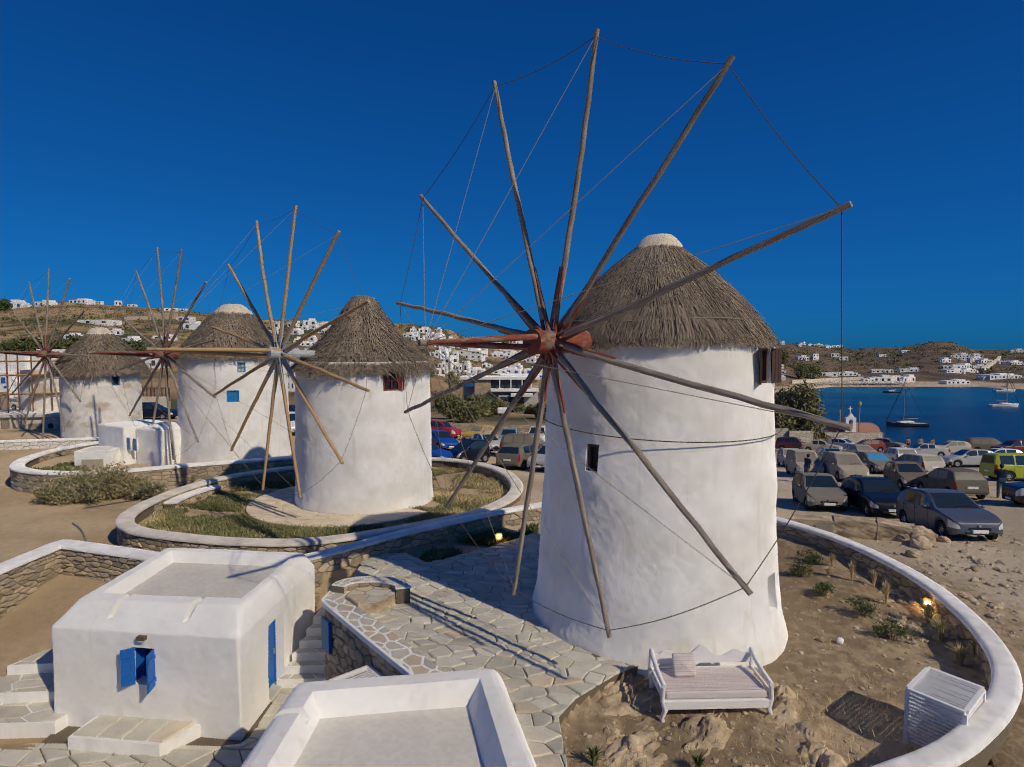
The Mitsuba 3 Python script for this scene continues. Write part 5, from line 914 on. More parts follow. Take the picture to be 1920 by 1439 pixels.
R_ = [('dusty dark grey hatchback with blue windscreen parked nearest the tower', 'hatch', 'paint_greydust', 1552, 960, -104, 'front', 'm_glass'),
 ('shiny black small hatchback with big round headlights in the front row', 'hatch', 'paint_black', 1672, 973, -100, 'front', 'm_glass'),
 ('dark blue grey hatchback nearest the camera by the rubble heap', 'hatch', 'paint_darkblue', 1828, 1016, -97, 'front', 'm_glass'),
 ('beige dust covered van behind the dark grey hatchback', 'van', 'paint_beigedust', 1602, 905, -100, 'front', 'm_dustglass'),
 ('grey brown rounded car behind the black hatchback', 'bubble', 'paint_brown', 1718, 922, -100, 'front', 'm_glass'),
 ('dark dusty hatchback seen from behind beside the lime green car', 'hatch', 'paint_darkdust', 1818, 938, 84, 'rear', 'm_dustglass'),
 ('lime green family car at the right edge', 'van', 'paint_lime', 1918, 902, -8, 'mid', 'm_glass'),
 ('pale dust covered van with a man standing before it', 'van', 'paint_beigedust', 1520, 897, -103, 'front', 'm_dustglass'),
 ('pale dusty small car nearest the tower in the third row', 'hatch', 'paint_greywhite', 1492, 878, -103, 'front', 'm_dustglass'),
 ('grey estate car with a bright blue sunshade in its windscreen', 'wagon', 'paint_greydust', 1664, 890, -96, 'front', 'm_glass'),
 ('dusty silver estate car seen from behind in the middle of the lot', 'wagon', 'paint_greywhite', 1748, 893, 92, 'rear', 'm_dustglass'),
 ('clean silver hatchback seen from its side', 'hatch', 'paint_silver', 1815, 876, 172, 'mid', 'm_glass'),
 ('dark red compact car beside the tower in the back row', 'suv', 'paint_maroon', 1490, 846, -35, 'mid', 'm_glass'),
 ('long beige dusty saloon in the back row', 'sedan', 'paint_beigedust', 1540, 848, -30, 'mid', 'm_glass'),
 ('white and blue hatchback between the beige saloon and the old red car', 'hatch', 'paint_white', 1583, 845, -50, 'mid', 'm_glass'),
 ('faded red old hatchback near the lamp post', 'hatch', 'paint_oldred', 1624, 848, 170, 'mid', 'm_dustglass'),
 ('dark grey hatchback at the head of the back row beside the bathers', 'hatch', 'paint_greydust', 1666, 844, -50, 'mid', 'm_glass'),
 ('silver estate car nearest the water on the right', 'wagon', 'paint_silver', 1797, 838, 165, 'mid', 'm_glass'),
 ('brown dust covered people carrier at the right of the back row', 'van', 'paint_brown', 1853, 850, -20, 'mid', 'm_dustglass'),
 ('dark maroon car at the right edge of the back row', 'suv', 'paint_maroon', 1903, 855, 175, 'mid', 'm_glass'),
 ('white dusty old hatchback partly behind the clean silver hatchback', 'hatch', 'paint_greywhite', 1782, 852, 170, 'mid', 'm_dustglass'),
 ('dusty grey car with blue side behind the beige van', 'hatch', 'paint_lightblue', 1572, 876, -100, 'front', 'm_glass'),
 ('silver dusty hatchback between the beige van and the blue sunshade car', 'hatch', 'paint_silver', 1632, 866, -98, 'front', 'm_dustglass'),
 ('white dusty estate car in the middle of the second row', 'wagon', 'paint_white', 1700, 874, 80, 'rear', 'm_dustglass'),
 ('pale grey saloon seen from its side behind the silver estate', 'sedan', 'paint_silver', 1730, 858, 168, 'mid', 'm_glass'),
 ('white small car at the right end of the third row', 'hatch', 'paint_white', 1868, 874, 172, 'mid', 'm_glass'),
 ('dusty beige hatchback in the last row before the right edge', 'hatch', 'paint_greywhite', 1880, 838, 170, 'mid', 'm_dustglass'),
 ('dark van parked against the chapel roof', 'van', 'paint_darkdust', 1628, 826, 5, 'mid', 'm_glass')]
for lab, kd, pn, px, py, yw, rf, gl in R_: car(lab, kd, pn, px, py, yw, rf, gl, small=py < 900, wsm='m_sunshade' if 'bright blue sunshade' in lab else None)
car('black off roader cut by the right edge of the picture', 'suv', 'paint_black', 1990, 952, 165, 'mid')
for lab, kd, pn, px, py, yw, rf, gl in [('bright red small off roader beside the second windmill', 'suv', 'paint_red', 826, 821, -25, 'mid', 'm_glass'), ('yellow dust covered rounded car by the car park wall', 'hatch', 'paint_yellow', 880, 828, -125, 'front', 'm_dustglass'),
 ('pale blue hatchback facing the camera in the middle lot', 'hatch', 'paint_lightblue', 952, 838, -95, 'front', 'm_glass'), ('white car with dark windows half hidden by the near tower', 'suv', 'paint_white', 1004, 838, -100, 'front', 'm_glass'),
 ('bright blue hatchback beside the second windmill', 'hatch', 'paint_blue', 842, 846, -55, 'front', 'm_glass'), ('second bright blue car lowest beside the second windmill', 'hatch', 'paint_blue', 836, 872, -20, 'front', 'm_glass'),
 ('silver and black two seater in the middle lot', 'bubble', 'paint_silver', 914, 850, -60, 'mid', 'm_glass'), ('black two seater in front of the silver one', 'bubble', 'paint_black', 878, 868, -140, 'mid', 'm_glass'),
 ('brown dusty people carrier behind the grey minivan', 'suv', 'paint_brown', 993, 858, -20, 'mid', 'm_dustglass'), ('grey green minivan with tall red tail lights seen from behind', 'hatch', 'paint_brown', 955, 882, 62, 'rear', 'm_glass'),
 ('pale car nose half hidden by the near tower', 'hatch', 'paint_silver', 1012, 886, -120, 'front', 'm_glass')]: car(lab, kd, pn, px, py, yw, rf, gl)
for lab, kd, pn, px, py, yw in [('dark car glimpsed between the second and third windmills', 'hatch', 'paint_black', 548, 794, -10), ('white car glimpsed between the second and third windmills', 'hatch', 'paint_white', 549, 812, -60), ('dark car roof behind the small domed annex', 'wagon', 'paint_black', 285, 786, 0),
 ('silver estate car at the left edge beyond the scaffolding', 'wagon', 'paint_silver', 14, 768, 0), ('red parked car on the terrace of the town hillside', 'hatch', 'paint_red', 962, 674, 0), ('pale parked car on the terrace of the town hillside', 'hatch', 'paint_white', 985, 672, 10), ('dark parked car on the terrace of the town hillside', 'hatch', 'paint_darkblue', 1000, 668, 0)]: car(lab, kd, pn, px, py, yw, 'mid', small=True, plate=False)
def motorbike(px, py, Y, yaw, lab):
    g = at(px, py, Y); z = hz2(g); a = math.radians(yaw); d = np.array([math.cos(a), math.sin(a), 0]); s = np.array([-d[1], d[0], 0]); b = np.array([g[0], g[1], z]); k = thing('motorbike', lab, 'motorbike', 'motorbikes parked behind the windmills'); p = lambda x, y, z: b + d * x + s * y + [0, 0, z]
    for x in (-.62, .62): aa = np.linspace(0, 6.283, 15); put(f'{k}__wheel', MB().tube([p(x + .24 * math.cos(t), 0, .28 + .24 * math.sin(t)) for t in aa], .06, 6), 'm_tyre')
    put(f'{k}__body', back(Manifold.batch_hull([Manifold.sphere(r, 8).translate([float(q) for q in p(x, 0, z)]) for x, z, r in ((-.6, .62, .12), (-.2, .45, .2), (.25, .55, .16), (.3, .8, .1))])), 'paint_black', smooth=50); put(f'{k}__seat', MB().beam(p(-.65, 0, .80), p(.05, 0, .78), .22, .08), 'm_black')
    put(f'{k}__handlebar', MB().tube([p(.38, -.32, 1.02), p(.45, 0, .98), p(.38, .32, 1.02)], .02, 5), 'm_metal'); put(f'{k}__fork', MB().tube([p(.45, 0, .98), p(.62, 0, .28)], .04, 5), 'm_metal')
for q, (px, py, Y) in enumerate([(4, 786, 52), (14, 789, 51), (22, 788, 50.5), (44, 764, 60), (52, 766, 59)]): motorbike(px, py, Y, 60 + q * 17, ('leftmost dark motorbike in the row at the left edge', 'middle dark motorbike in the row at the left edge', 'right motorbike of the row at the left edge', 'left motorbike behind the scaffolding', 'right motorbike behind the scaffolding')[q])
for q, (px, py) in enumerate([(266, 772), (274, 774), (282, 775), (290, 776)]): motorbike(px, py, 62, 70 + q * 9, f'{ORD[q]} motorbike from the left in the row between the third and fourth windmills')

# ---------------------------------------------------------------- people
def capsule(chain):                                                 # [(point, radius), ...]: one limb
    out = None
    for (a, ra), (b, rb) in zip(chain[:-1], chain[1:]):
        h = Manifold.batch_hull([Manifold.sphere(ra, 14).translate([float(x) for x in a]), Manifold.sphere(rb, 14).translate([float(x) for x in b])]); out = h if out is None else out + h
    return out
def person(label, pos, yaw, pose, wear, hair='m_hair', hgt=1.72):
    k = thing('person', label, 'person'); S = hgt / 1.72; a = math.radians(yaw); fx, fy = np.array([math.cos(a), math.sin(a), 0]), np.array([-math.sin(a), math.cos(a), 0])
    lean = pose.get('lean', 0.0); P_ = lambda x, y, z: np.asarray(pos, float) + S * ((x + max(0, z - .92) * lean) * fx + y * fy + np.array([0, 0, z - max(0, z - .92) * lean * lean * .5])); body = None
    def add(m):
        nonlocal body; body = m if body is None else body + m
    add(Manifold.batch_hull([Manifold.sphere(r * S, 16).translate([float(q) for q in P_(x, y, z)]) for x, y, z, r in ((0, .09, .95, .10), (0, -.09, .95, .10), (.02, .07, 1.12, .09), (.02, -.07, 1.12, .09))]) + Manifold.batch_hull([Manifold.sphere(r * S, 16).translate([float(q) for q in P_(x, y, z)]) for x, y, z, r in ((.02, .07, 1.12, .09), (.02, -.07, 1.12, .09), (0, .14, 1.38, .075), (0, -.14, 1.38, .075), (.02, 0, 1.30, .11))]))
    add(capsule([(P_(0, 0, 1.38), .06 * S), (P_(.01, 0, 1.50), .052 * S)])); hd = P_(.03, 0, 1.61)
    add(Manifold.sphere(1, 22).scale([.088 * S, .075 * S, .112 * S]).rotate([0, 0, yaw]).translate([float(q) for q in hd])); add(capsule([(P_(.09, 0, 1.56), .045 * S), (P_(.02, 0, 1.54), .05 * S)])); add(capsule([(P_(.112, 0, 1.625), .010 * S), (P_(.128, 0, 1.595), .015 * S)]))
    for sy in (-1, 1): add(Manifold.sphere(.022 * S, 8).translate([float(q) for q in P_(.02, sy * .078, 1.61)]))
    legs = pose.get('legs', [(0, .10, .50, 0, .11, .06), (0, -.10, .50, 0, -.11, .06)]); feet = []
    for kx, ky, kz, ax_, ay, az_ in legs: add(capsule([(P_(0, np.sign(ky) * .09, .92), .088 * S), (P_(kx, ky, kz), .058 * S), (P_(ax_, ay, az_ + .03), .040 * S)])); add(capsule([(P_(ax_ - .03, ay, .04), .038 * S), (P_(ax_ + .16, ay, .03), .03 * S)]))
    for (ex, ey, ez, wx, wy, wz) in pose.get('arms', [(0, .24, 1.12, .06, .25, .88), (0, -.24, 1.12, .06, -.25, .88)]):
        sh, el_, wr = P_(0, np.sign(ey) * .18, 1.39), P_(ex, ey, ez), P_(wx, wy, wz); add(capsule([(sh, .052 * S), (el_, .040 * S), (wr, .028 * S)])); d = (wr - el_) / np.linalg.norm(wr - el_); pm = wr + d * .05 * S; sd = np.cross(d, fx); sd = fy if np.linalg.norm(sd) < .2 else sd / np.linalg.norm(sd); th = np.cross(sd, d)
        add(Manifold.batch_hull([Manifold.sphere(.017 * S, 8).translate([float(q) for q in wr + d * t * S + sd * u * S]) for t, u in ((.01, 0), (.075, .03), (.075, -.03))]))
        for u, ln in ((-.031, .055), (-.011, .07), (.010, .075), (.030, .062)): add(capsule([(wr + (d * .075 + sd * u) * S, .0095 * S), (wr + (d * (.075 + ln * .55) + sd * u * 1.1 + th * .008) * S, .009 * S), (wr + (d * (.075 + ln) + sd * u * 1.1 + th * .025) * S, .008 * S)]))
        add(capsule([(wr + (d * .025 + sd * .02) * S, .012 * S), (wr + (d * .055 + sd * .05 + th * .01) * S, .010 * S), (wr + (d * .085 + sd * .055 + th * .02) * S, .009 * S)]))
    q = back(body.refine_to_length(.045 * S)); q.merge_vertices(); trimesh.smoothing.filter_taubin(q, iterations=4); put(f'{k}__body', q, 'm_skin', smooth=True)
    for nm, m_, bits in wear:
        g = None
        for bit in bits:
            if bit == 'torso': h = Manifold.batch_hull([Manifold.sphere(r * S, 16).translate([float(z) for z in P_(x, y, zz)]) for x, y, zz, r in ((0, .10, .96, .115), (0, -.10, .96, .115), (.02, .08, 1.12, .108), (.02, -.08, 1.12, .108))]) + Manifold.batch_hull([Manifold.sphere(r * S, 16).translate([float(z) for z in P_(x, y, zz)]) for x, y, zz, r in ((.02, .08, 1.12, .108), (.02, -.08, 1.12, .108), (0, .15, 1.38, .085), (0, -.15, 1.38, .085), (.02, 0, 1.3, .125))])
            elif bit == 'hips': h = Manifold.batch_hull([Manifold.sphere(r * S, 16).translate([float(z) for z in P_(0, y, zz)]) for y, zz, r in ((.09, .98, .115), (-.09, .98, .115), (.09, .86, .11), (-.09, .86, .11))])
            elif bit == 'sleeves': h = sum((capsule([(P_(0, np.sign(e[1]) * .18, 1.39), .066 * S), (P_(0, np.sign(e[1]) * .18, 1.39) * .45 + P_(*e[:3]) * .55, .054 * S)]) for e in pose.get('arms', [(0, .24, 1.12), (0, -.24, 1.12)])), Manifold())
            elif bit in ('shorts', 'trousers'): h = sum((capsule([(P_(0, np.sign(e[1]) * .09, .92), .102 * S), (P_(*e[:3]) * (.75 if bit == 'shorts' else 1) + P_(0, np.sign(e[1]) * .09, .92) * (.25 if bit == 'shorts' else 0), .078 * S)] + ([(P_(e[3], e[4], .10), .058 * S)] if bit == 'trousers' else [])) for e in legs), Manifold())
            elif bit == 'bra': h = Manifold.batch_hull([Manifold.sphere(r * S, 12).translate([float(z) for z in P_(x, y, 1.27)]) for x, y, r in ((.05, .07, .085), (.05, -.07, .085), (-.03, .1, .05), (-.03, -.1, .05))])
            g = h if g is None else g + h
        put(f'{k}__{nm}', back(g), m_, smooth=50)
    hm = Manifold.sphere(1, 20).scale([.098 * S, .088 * S, .122 * S]).rotate([0, 0, yaw]).translate([float(z) for z in hd - fx * .012 * S + np.array([0, 0, .016])]) - Manifold.cube([.3 * S, .3 * S, .2 * S], True).rotate([0, 0, yaw]).translate([float(z) for z in hd + fx * .20 * S - np.array([0, 0, .07 * S])])
    put(f'{k}__hair', back(hm), hair, smooth=50)
    for sy in (-1, 1): put(f'{k}__eye', trimesh.creation.icosphere(1, .011 * S).apply_translation(P_(.108, sy * .032, 1.625)), 'm_dark')
    return k
def foot(px, py): g = hit(px, py); return [g[0], g[1], hz2(g)]
hips = [(.03, .30, 1.14, .10, .16, 1.00), (.03, -.30, 1.14, .10, -.16, 1.00)]
person('bather in dark swimwear standing leftmost at the edge above the water', foot(1702, 847), -80, {'arms': [(.02, .26, 1.14, .12, .18, 1.0), (.0, -.24, 1.12, .05, -.26, .88)]}, [('top', 'm_navy', ['bra']), ('bottoms', 'm_navy', ['hips'])])
person('bather in white shorts standing in the middle of the three by the water', foot(1725, 848), -95, {'arms': hips}, [('shorts', 'm_purewhite', ['hips', 'shorts'])], hgt=1.82)
person('bather with a pale towel standing rightmost of the three by the water', foot(1748, 849), -70, {'arms': [(.0, .28, 1.16, .12, .1, 1.05), (.02, -.36, 1.2, .1, -.2, 1.05)]}, [('top', 'm_navy', ['bra']), ('towel', 'm_white', ['hips', 'shorts'])])
person('man in a dark blue shirt standing in front of the pale dusty van', foot(1512, 905), 15, {'arms': [(.16, .20, 1.14, .36, .08, 1.10), (.10, -.26, 1.13, .34, -.12, 1.08)], 'lean': .1}, [('shirt', 'm_navy', ['torso', 'sleeves']), ('trousers', 'm_shirtgrey', ['hips', 'trousers'])], hgt=1.78)
person('person in dark clothes leaning beside the dusty hatchback seen from behind', foot(1772, 925), 20, {'arms': [(.2, .2, 1.1, .42, .12, 1.0), (.2, -.2, 1.1, .42, -.12, 1.0)], 'lean': .45}, [('shirt', 'm_black', ['torso', 'sleeves']), ('trousers', 'm_black', ['hips', 'trousers'])])
person('person in blue jeans standing behind the lime green car', foot(1876, 935), 60, {'arms': [(.1, .25, 1.12, .34, .12, 1.15), (.16, -.22, 1.12, .38, -.06, 1.12)]}, [('shirt', 'm_navy', ['torso', 'sleeves']), ('trousers', 'm_denim', ['hips', 'trousers'])], hgt=1.74)

# ---------------------------------------------------------------- buildings of the town and the hillsides
def win(k, c, r, n, w, h, m, up=up3):
    return put(f'{k}__window', MB().beam(c - up * h / 2 + n * .03, c + up * h / 2 + n * .03, w, .12, up=n), m)
hr = np.random.default_rng(900)
def house(px, py, w, h, label, seed, group=None, Y=None, yaw=None, wall='m_purewhite', wm='m_farwin', d=None, nw=None, extra=True, name='house', storeys=None):
    r_ = np.random.default_rng(seed); g = hit(px, py) if Y is None else at(px, py, Y); s = g[1] / FPX; W_, H_ = w * s, h * s; D_ = d * s if d else W_ * r_.uniform(.55, .8); z = g[2] if Y is None else g[2]
    yaw = r_.uniform(-.35, .35) if yaw is None else yaw; r = np.array([math.cos(yaw), math.sin(yaw), 0]); n = np.array([r[1], -r[0], 0]); k = thing(name, label, 'house', group); p = lambda a, b, zz: np.array([g[0], g[1], z]) + r * a - n * b + up3 * zz
    sh = W_ * .5 / (abs(r[0])); mb = MB(); rz = yaw
    def bx(x0, x1, y0, y1, z0, z1, nm='wall', m=wall): put(f'{k}__{nm}', MB().box(p((x0 + x1) / 2, (y0 + y1) / 2, (z0 + z1) / 2), (x1 - x0, y1 - y0, z1 - z0), rz), m)
    bx(-W_ / 2, W_ / 2, 0, D_, -4, H_ * (.72 if extra else 1))
    if extra:
        q = r_.uniform(-.25, .1); bx(W_ * q, W_ * (q + r_.uniform(.35, .5)), D_ * .1, D_ * .95, H_ * .70, H_)
        if r_.uniform() < .6: bx(-W_ * .62, -W_ * .5, .2 * D_, D_ * .8, -4, H_ * .4)
        if r_.uniform() < .5: bx(W_ * .503, W_ * .62, -.15 * D_, D_ * .6, -4, H_ * .35)
    st = storeys or max(1, round(H_ * .75 / 3.0)); n_ = nw or max(2, int(W_ / 3.2))
    for i in range(st):
        for j in range(n_):
            if r_.uniform() < .12: continue
            ww, wh = (W_ / n_) * r_.uniform(.28, .5), H_ * (.72 if extra else 1) / st * r_.uniform(.36, .6); c = p((j + .5 + r_.uniform(-.1, .1)) / n_ * W_ - W_ / 2, 0, H_ * (.72 if extra else 1) * (i + .48) / st); win(k, c, r, n, ww, wh, wm if r_.uniform() < .8 else 'm_blue')
    if r_.uniform() < .5 and n_ > 1: c = p(W_ / 2, D_ * .5, H_ * .35); put(f'{k}__window', MB().beam(c - up3 * H_ * .1, c + up3 * H_ * .1, .12, D_ * .2, up=n), wm)
    return k
# left ridge and slope: singled out one by one
for q, (px, py, w, h, lab) in enumerate([(22, 580, 34, 17, 'tall white house of stacked cubes leftmost on the ridge'), (47, 578, 16, 5, 'low white annex right of the leftmost ridge house'), (78, 576, 30, 12, 'white house behind the spars of the fourth windmill on the ridge'), (145, 570, 36, 9, 'long low white house on the highest part of the ridge'),
     (184, 570, 12, 5, 'tiny white house on the ridge right of the long low one'), (221, 572, 11, 9, 'small white gabled chapel like house on the ridge'), (246, 575, 14, 4, 'small flat white house at the right of the ridge'), (319, 583, 24, 6, 'white house on the ridge above the wheel of the third windmill'), (345, 583, 14, 5, 'small white house on the ridge right of the third windmill wheel'),
     (172, 609, 64, 8, 'wide white villa with dark arcades halfway up the left hill'), (345, 603, 28, 8, 'white terrace house in the middle of the left hill'), (135, 636, 30, 12, 'white house just left of the fourth windmill cap'), (215, 632, 22, 12, 'white house just right of the fourth windmill cap'), (238, 644, 26, 14, 'white cube house with small windows left of the third windmill'),
     (64, 645, 16, 14, 'small white house in the dark grove at the left'), (50, 660, 40, 10, 'long low white building above the left car row'), (358, 620, 30, 16, 'stacked white houses beside the third windmill roof on the hill'), (305, 640, 34, 10, 'white house behind the red spars of the third windmill'), (278, 690, 44, 26, 'white and grey arcaded house between the third and fourth windmills'), (545, 735, 14, 60, 'tall cream house glimpsed between the second and third windmills')]):
    house(px, py, w, h, lab, 1000 + q, extra=w > 13 and h > 8)
rk = thing('stone_ruin', 'unfinished long stone house with open beams on the left hill', 'house')
for (x0, x1, y0, y1, m_) in ((230, 275, 592, 600, 'm_concrete'), (275, 330, 585, 600, 'm_rock')):
    a, b = hit(x0, y1), hit(x1, y1); s = a[1] / FPX; put(f'{rk}__wall', MB().beam(a + up3 * (y1 - y0) * s * .3 - up3, b + up3 * (y1 - y0) * s * .3 - up3, 3, (y1 - y0) * s + 2), m_)
# the town on the middle hill: alike houses, told apart only by the cluster
def cluster(n, x0, x1, ytop, ybot, wr, hr_, lab, group, seed, wm='m_farwin'):
    r_ = np.random.default_rng(seed); pts = []
    for q in range(n * 12):
        px = r_.uniform(x0, x1); t = (px - x0) / (x1 - x0); a, b = ytop[0] + (ytop[1] - ytop[0]) * t, ybot[0] + (ybot[1] - ybot[0]) * t; py = r_.uniform(a, b)
        if all(abs(px - u) > wr[0] * .55 or abs(py - v) > hr_[0] * .8 for u, v in pts): pts.append((px, py))
        if len(pts) >= n: break
    for q, (px, py) in enumerate(sorted(pts)): house(px, py, r_.uniform(*wr), r_.uniform(*hr_), f'{lab}, {ORD[q]} from the left', seed * 100 + q, group, wm=wm)
cluster(18, 478, 640, (604, 612), (640, 640), (12, 26), (8, 15), 'white cubic house on the hill between third and second windmill', 'hill houses between two windmills', 21)
cluster(18, 755, 862, (612, 628), (645, 655), (10, 22), (8, 14), 'white cubic house stacked on the hill right of the second windmill', 'stacked houses right of the second windmill', 22)
cluster(15, 815, 905, (660, 668), (716, 712), (12, 24), (8, 15), 'white cubic town house beside the palms right of the second windmill', 'town houses beside the palms', 25)
cluster(14, 905, 1015, (660, 660), (700, 700), (14, 28), (7, 13), 'white town house on the slope left of the near windmill', 'town houses left of the near windmill', 26)
cluster(12, 560, 660, (640, 640), (668, 668), (14, 24), (8, 14), 'lower white town house glimpsed beside the second windmill roof', 'lower town houses beside the second windmill', 27)
cluster(12, 870, 1010, (640, 646), (655, 658), (14, 30), (8, 12), 'white terraced house along the crest above the town', 'terraced houses along the crest', 23)
for q, (px, py, w, h, lab, wm) in enumerate([(876, 672, 54, 22, 'wide white two storey house with grey gable right of the second windmill roof', 'm_farwin'), (902, 667, 18, 16, 'small white house joined right of the wide two storey one', 'm_farwin'), (826, 668, 22, 14, 'white house with grey side just above the second windmill eave', 'm_farwin'), (846, 682, 30, 15, 'white house with sloping parapet above the palm', 'm_farwin'), (866, 696, 24, 20, 'pale cream house right of the palm crown', 'm_farwin'),
     (935, 672, 26, 12, 'white house with deep shaded porches below the crest terraces', 'm_dark'), (825, 706, 20, 14, 'white house with red shutters beside the second windmill wall', 'm_redframe'), (892, 700, 34, 12, 'low white house left of the blue windowed terrace', 'm_farwin'), (930, 700, 40, 10, 'low white wall like house behind the modern building', 'm_farwin'), (960, 700, 30, 14, 'white house with two arched blue windows', 'm_blue'), (1000, 702, 34, 16, 'white house with blue arched windows beside the near tower', 'm_blue'), (980, 708, 80, 6, 'long white terrace building with a row of blue openings', 'm_blue'), (930, 655, 70, 12, 'long white hotel with grey balconies below the crest', 'm_fargrey')]): house(px, py, w, h, lab, 1100 + q, extra=w > 20 and w < 60, wm=wm)
# the modern white building with dark glazed bays
mk = thing('modern_building', 'modern flat white building with dark glazed bays and stone end walls', 'building'); Y = 165; s = Y / FPX
def mb_(x0, x1, y0, y1, d0, d1, nm, m): a, b = at(x0, y1, Y), at(x1, y0, Y); put(f'{mk}__{nm}', MB().box(((a[0] + b[0]) / 2, Y + (d0 + d1) / 2, (a[2] + b[2]) / 2), (b[0] - a[0], d1 - d0, b[2] - a[2])), m)
mb_(862, 1012, 707, 712, -.8, 9, 'roof_slab', 'm_purewhite'); mb_(868, 1010, 712.2, 760, 3, 8.6, 'back_wall', 'm_fargrey'); mb_(872, 888, 713, 725, 0, 2.9, 'shutter', 'm_blue'); mb_(890, 920, 712.3, 745, 0, 2.9, 'stone_wall', 'm_rock'); mb_(985, 1008, 712.3, 730, 0, 2.9, 'stone_wall', 'm_rock'); mb_(920.3, 1010, 729, 734, -1.5, 2.8, 'balcony', 'm_purewhite'); mb_(958, 998, 737, 741, -7, -1, 'awning', 'm_awning'); mb_(935, 1005, 741.5, 765, -1.2, 2.9, 'lower_wall', 'm_fargrey')
for x in (936, 957, 978, 995): mb_(x, x + 1.8, 712.3, 728.8, -1.2, -.6, 'column', 'm_purewhite')
for x0, x1 in ((937, 950), (953, 966), (969, 982)): mb_(x0, x1, 744, 762, -1.3, -1.19, 'lower_window', 'm_farwin')
for x0, x1 in ((921, 935.6), (938.2, 956.6), (959.2, 977.6), (980.2, 984.8)): mb_(x0, x1, 713, 728.5, .6, .8, 'window', 'm_farwin')
kk = hit(960, 765); pk = thing('white_van', 'tiny white van parked on the sandy lot below the modern building', 'van'); g = at(944, 776, 95); put(f'{pk}__body', back(hull_box([(g[0] + x, g[1] + y, g[2] + z) for x in (-.8, .8) for y in (-.5, .5) for z in (.2, .75 if x < 5 else .5)], .18, 8)), 'm_purewhite', smooth=40)
for x in (-.5, .5): put(f'{pk}__wheel', tm(lathe([(.22, -.1), (.22, .1)], 14)).apply_transform(trimesh.transformations.rotation_matrix(math.pi / 2, [1, 0, 0])).apply_translation([g[0] + x, g[1] - .72, g[2] - .1]), 'm_tyre')
# far shore across the bay
for q, (px, py, w, h, lab) in enumerate([(1453, 661, 14, 10, 'white house at the foot of the slope beside the near tower'), (1458, 690, 22, 10, 'white and blue house across the bay beside the near tower'), (1460, 702, 26, 8, 'middle white house at the left end of the far shore'), (1460, 712, 24, 8, 'lowest white house at the left end of the far shore'), (1507, 676, 22, 10, 'white house left of the pair on the far hillside'), (1530, 675, 12, 12, 'narrow white house right of the pair on the far hillside'), (1566, 669, 14, 7, 'small white house in the scrub of the far hillside'), (1582, 676, 15, 7, 'small white stepped house lowest of the far hillside group'),
     (1523, 707, 18, 5, 'low white shed behind the left of the beach'), (1556, 706, 28, 7, 'long white row house with five dark doors behind the beach'), (1590, 705, 34, 8, 'long white row house right of the five door one'), (1630, 717, 22, 8, 'blue and white beach house left of the big one'), (1655, 717, 30, 13, 'big white beach house with square windows'), (1680, 717, 18, 12, 'white beach house right of the big one'), (1705, 717, 30, 14, 'white stepped beach houses behind the dark yacht mast'), (1655, 698, 36, 6, 'grey white row of houses left above the beach houses'), (1705, 697, 30, 8, 'grey white row of houses right above the beach houses'), (1797, 721, 44, 9, 'white house on the beach below the hotel'), (1886, 710, 60, 10, 'long white house with blue openings right above the rocks'),
     (1698, 661, 16, 5, 'tiny white house on the open hillside left of the peak'), (1655, 668, 14, 5, 'grey white house alone on the far slope'), (1905, 686, 30, 9, 'white houses at the right edge of the far slope'), (1908, 662, 22, 8, 'white building on the skyline at the right edge'), (1885, 685, 20, 6, 'low white house left of the right edge group')]): house(px, py, w, h, lab, 1200 + q, extra=w > 20 and h > 7, d=w * .5)
cluster(14, 1462, 1585, (640, 650), (650, 655), (5, 12), (3, 6), 'tiny white house on the far skyline across the bay', 'tiny houses on the far skyline', 24)
hk = ('hotel block of white stepped terraces on the headland', 'hotel blocks on the headland')
for q, (px, py, w, h) in enumerate([(1775, 680, 22, 10), (1800, 676, 30, 12), (1828, 678, 30, 12), (1850, 682, 24, 10), (1785, 692, 30, 8), (1810, 690, 34, 10), (1838, 690, 24, 8), (1790, 699, 34, 9), (1818, 699, 30, 8), (1800, 668, 24, 7), (1825, 668, 26, 6)]): house(px, py, w * 1.0, h * .92, ('left upper white block of the headland hotel', 'second white block along the upper row of the headland hotel', 'third white block along the upper row of the headland hotel', 'right upper white block of the headland hotel', 'left block in the middle row of the headland hotel', 'centre block in the middle row of the headland hotel', 'right block in the middle row of the headland hotel', 'left block in the lowest row of the headland hotel', 'right block in the lowest row of the headland hotel', 'left block of the topmost row of the headland hotel', 'right block of the topmost row of the headland hotel')[q], 1300 + q, hk[1], wm='m_farwin', d=w * .5)
def ribbon(name, lab, cat, pts, h, th, m_):
    P_ = [hit(*p) for p in pts]; kk = thing(name, lab, cat)
    for a, b in zip(P_[:-1], P_[1:]): put(f'{kk}__segment', MB().beam(a + up3 * (h / 2 - 1), b + up3 * (h / 2 - 1), th, h + 2), m_)
ribbon('beach_wall', 'long cream retaining wall above the beach across the bay', 'wall', [(1484, 720), (1520, 718), (1560, 716), (1618, 713)], 2.6, 1, 'm_cream'); ribbon('road_wall', 'pale diagonal road wall climbing the headland', 'wall', [(1842, 695), (1860, 686), (1872, 676), (1874, 672)], 2.5, 3, 'm_cream')
bu = thing('beach_umbrellas', 'rows of pale umbrellas and loungers along the far beach', 'beach umbrella', kind='stuff'); r_ = np.random.default_rng(41); mb = MB()
for q in range(120):
    g = hit(r_.uniform(1535, 1700), r_.uniform(720.5, 723.5)); s = r_.uniform(1.2, 2.2); mb.add([g + [s * math.cos(a), s * math.sin(a), 1.9] for a in np.arange(6) * 1.047] + [g + [0, 0, 2.6]], [[i, (i + 1) % 6, 6] for i in range(6)]); mb.box(g + [0, 0, 1.0], (.12, .12, 2.2))
kk = put(bu + '__canopy', mb, 'm_awning')
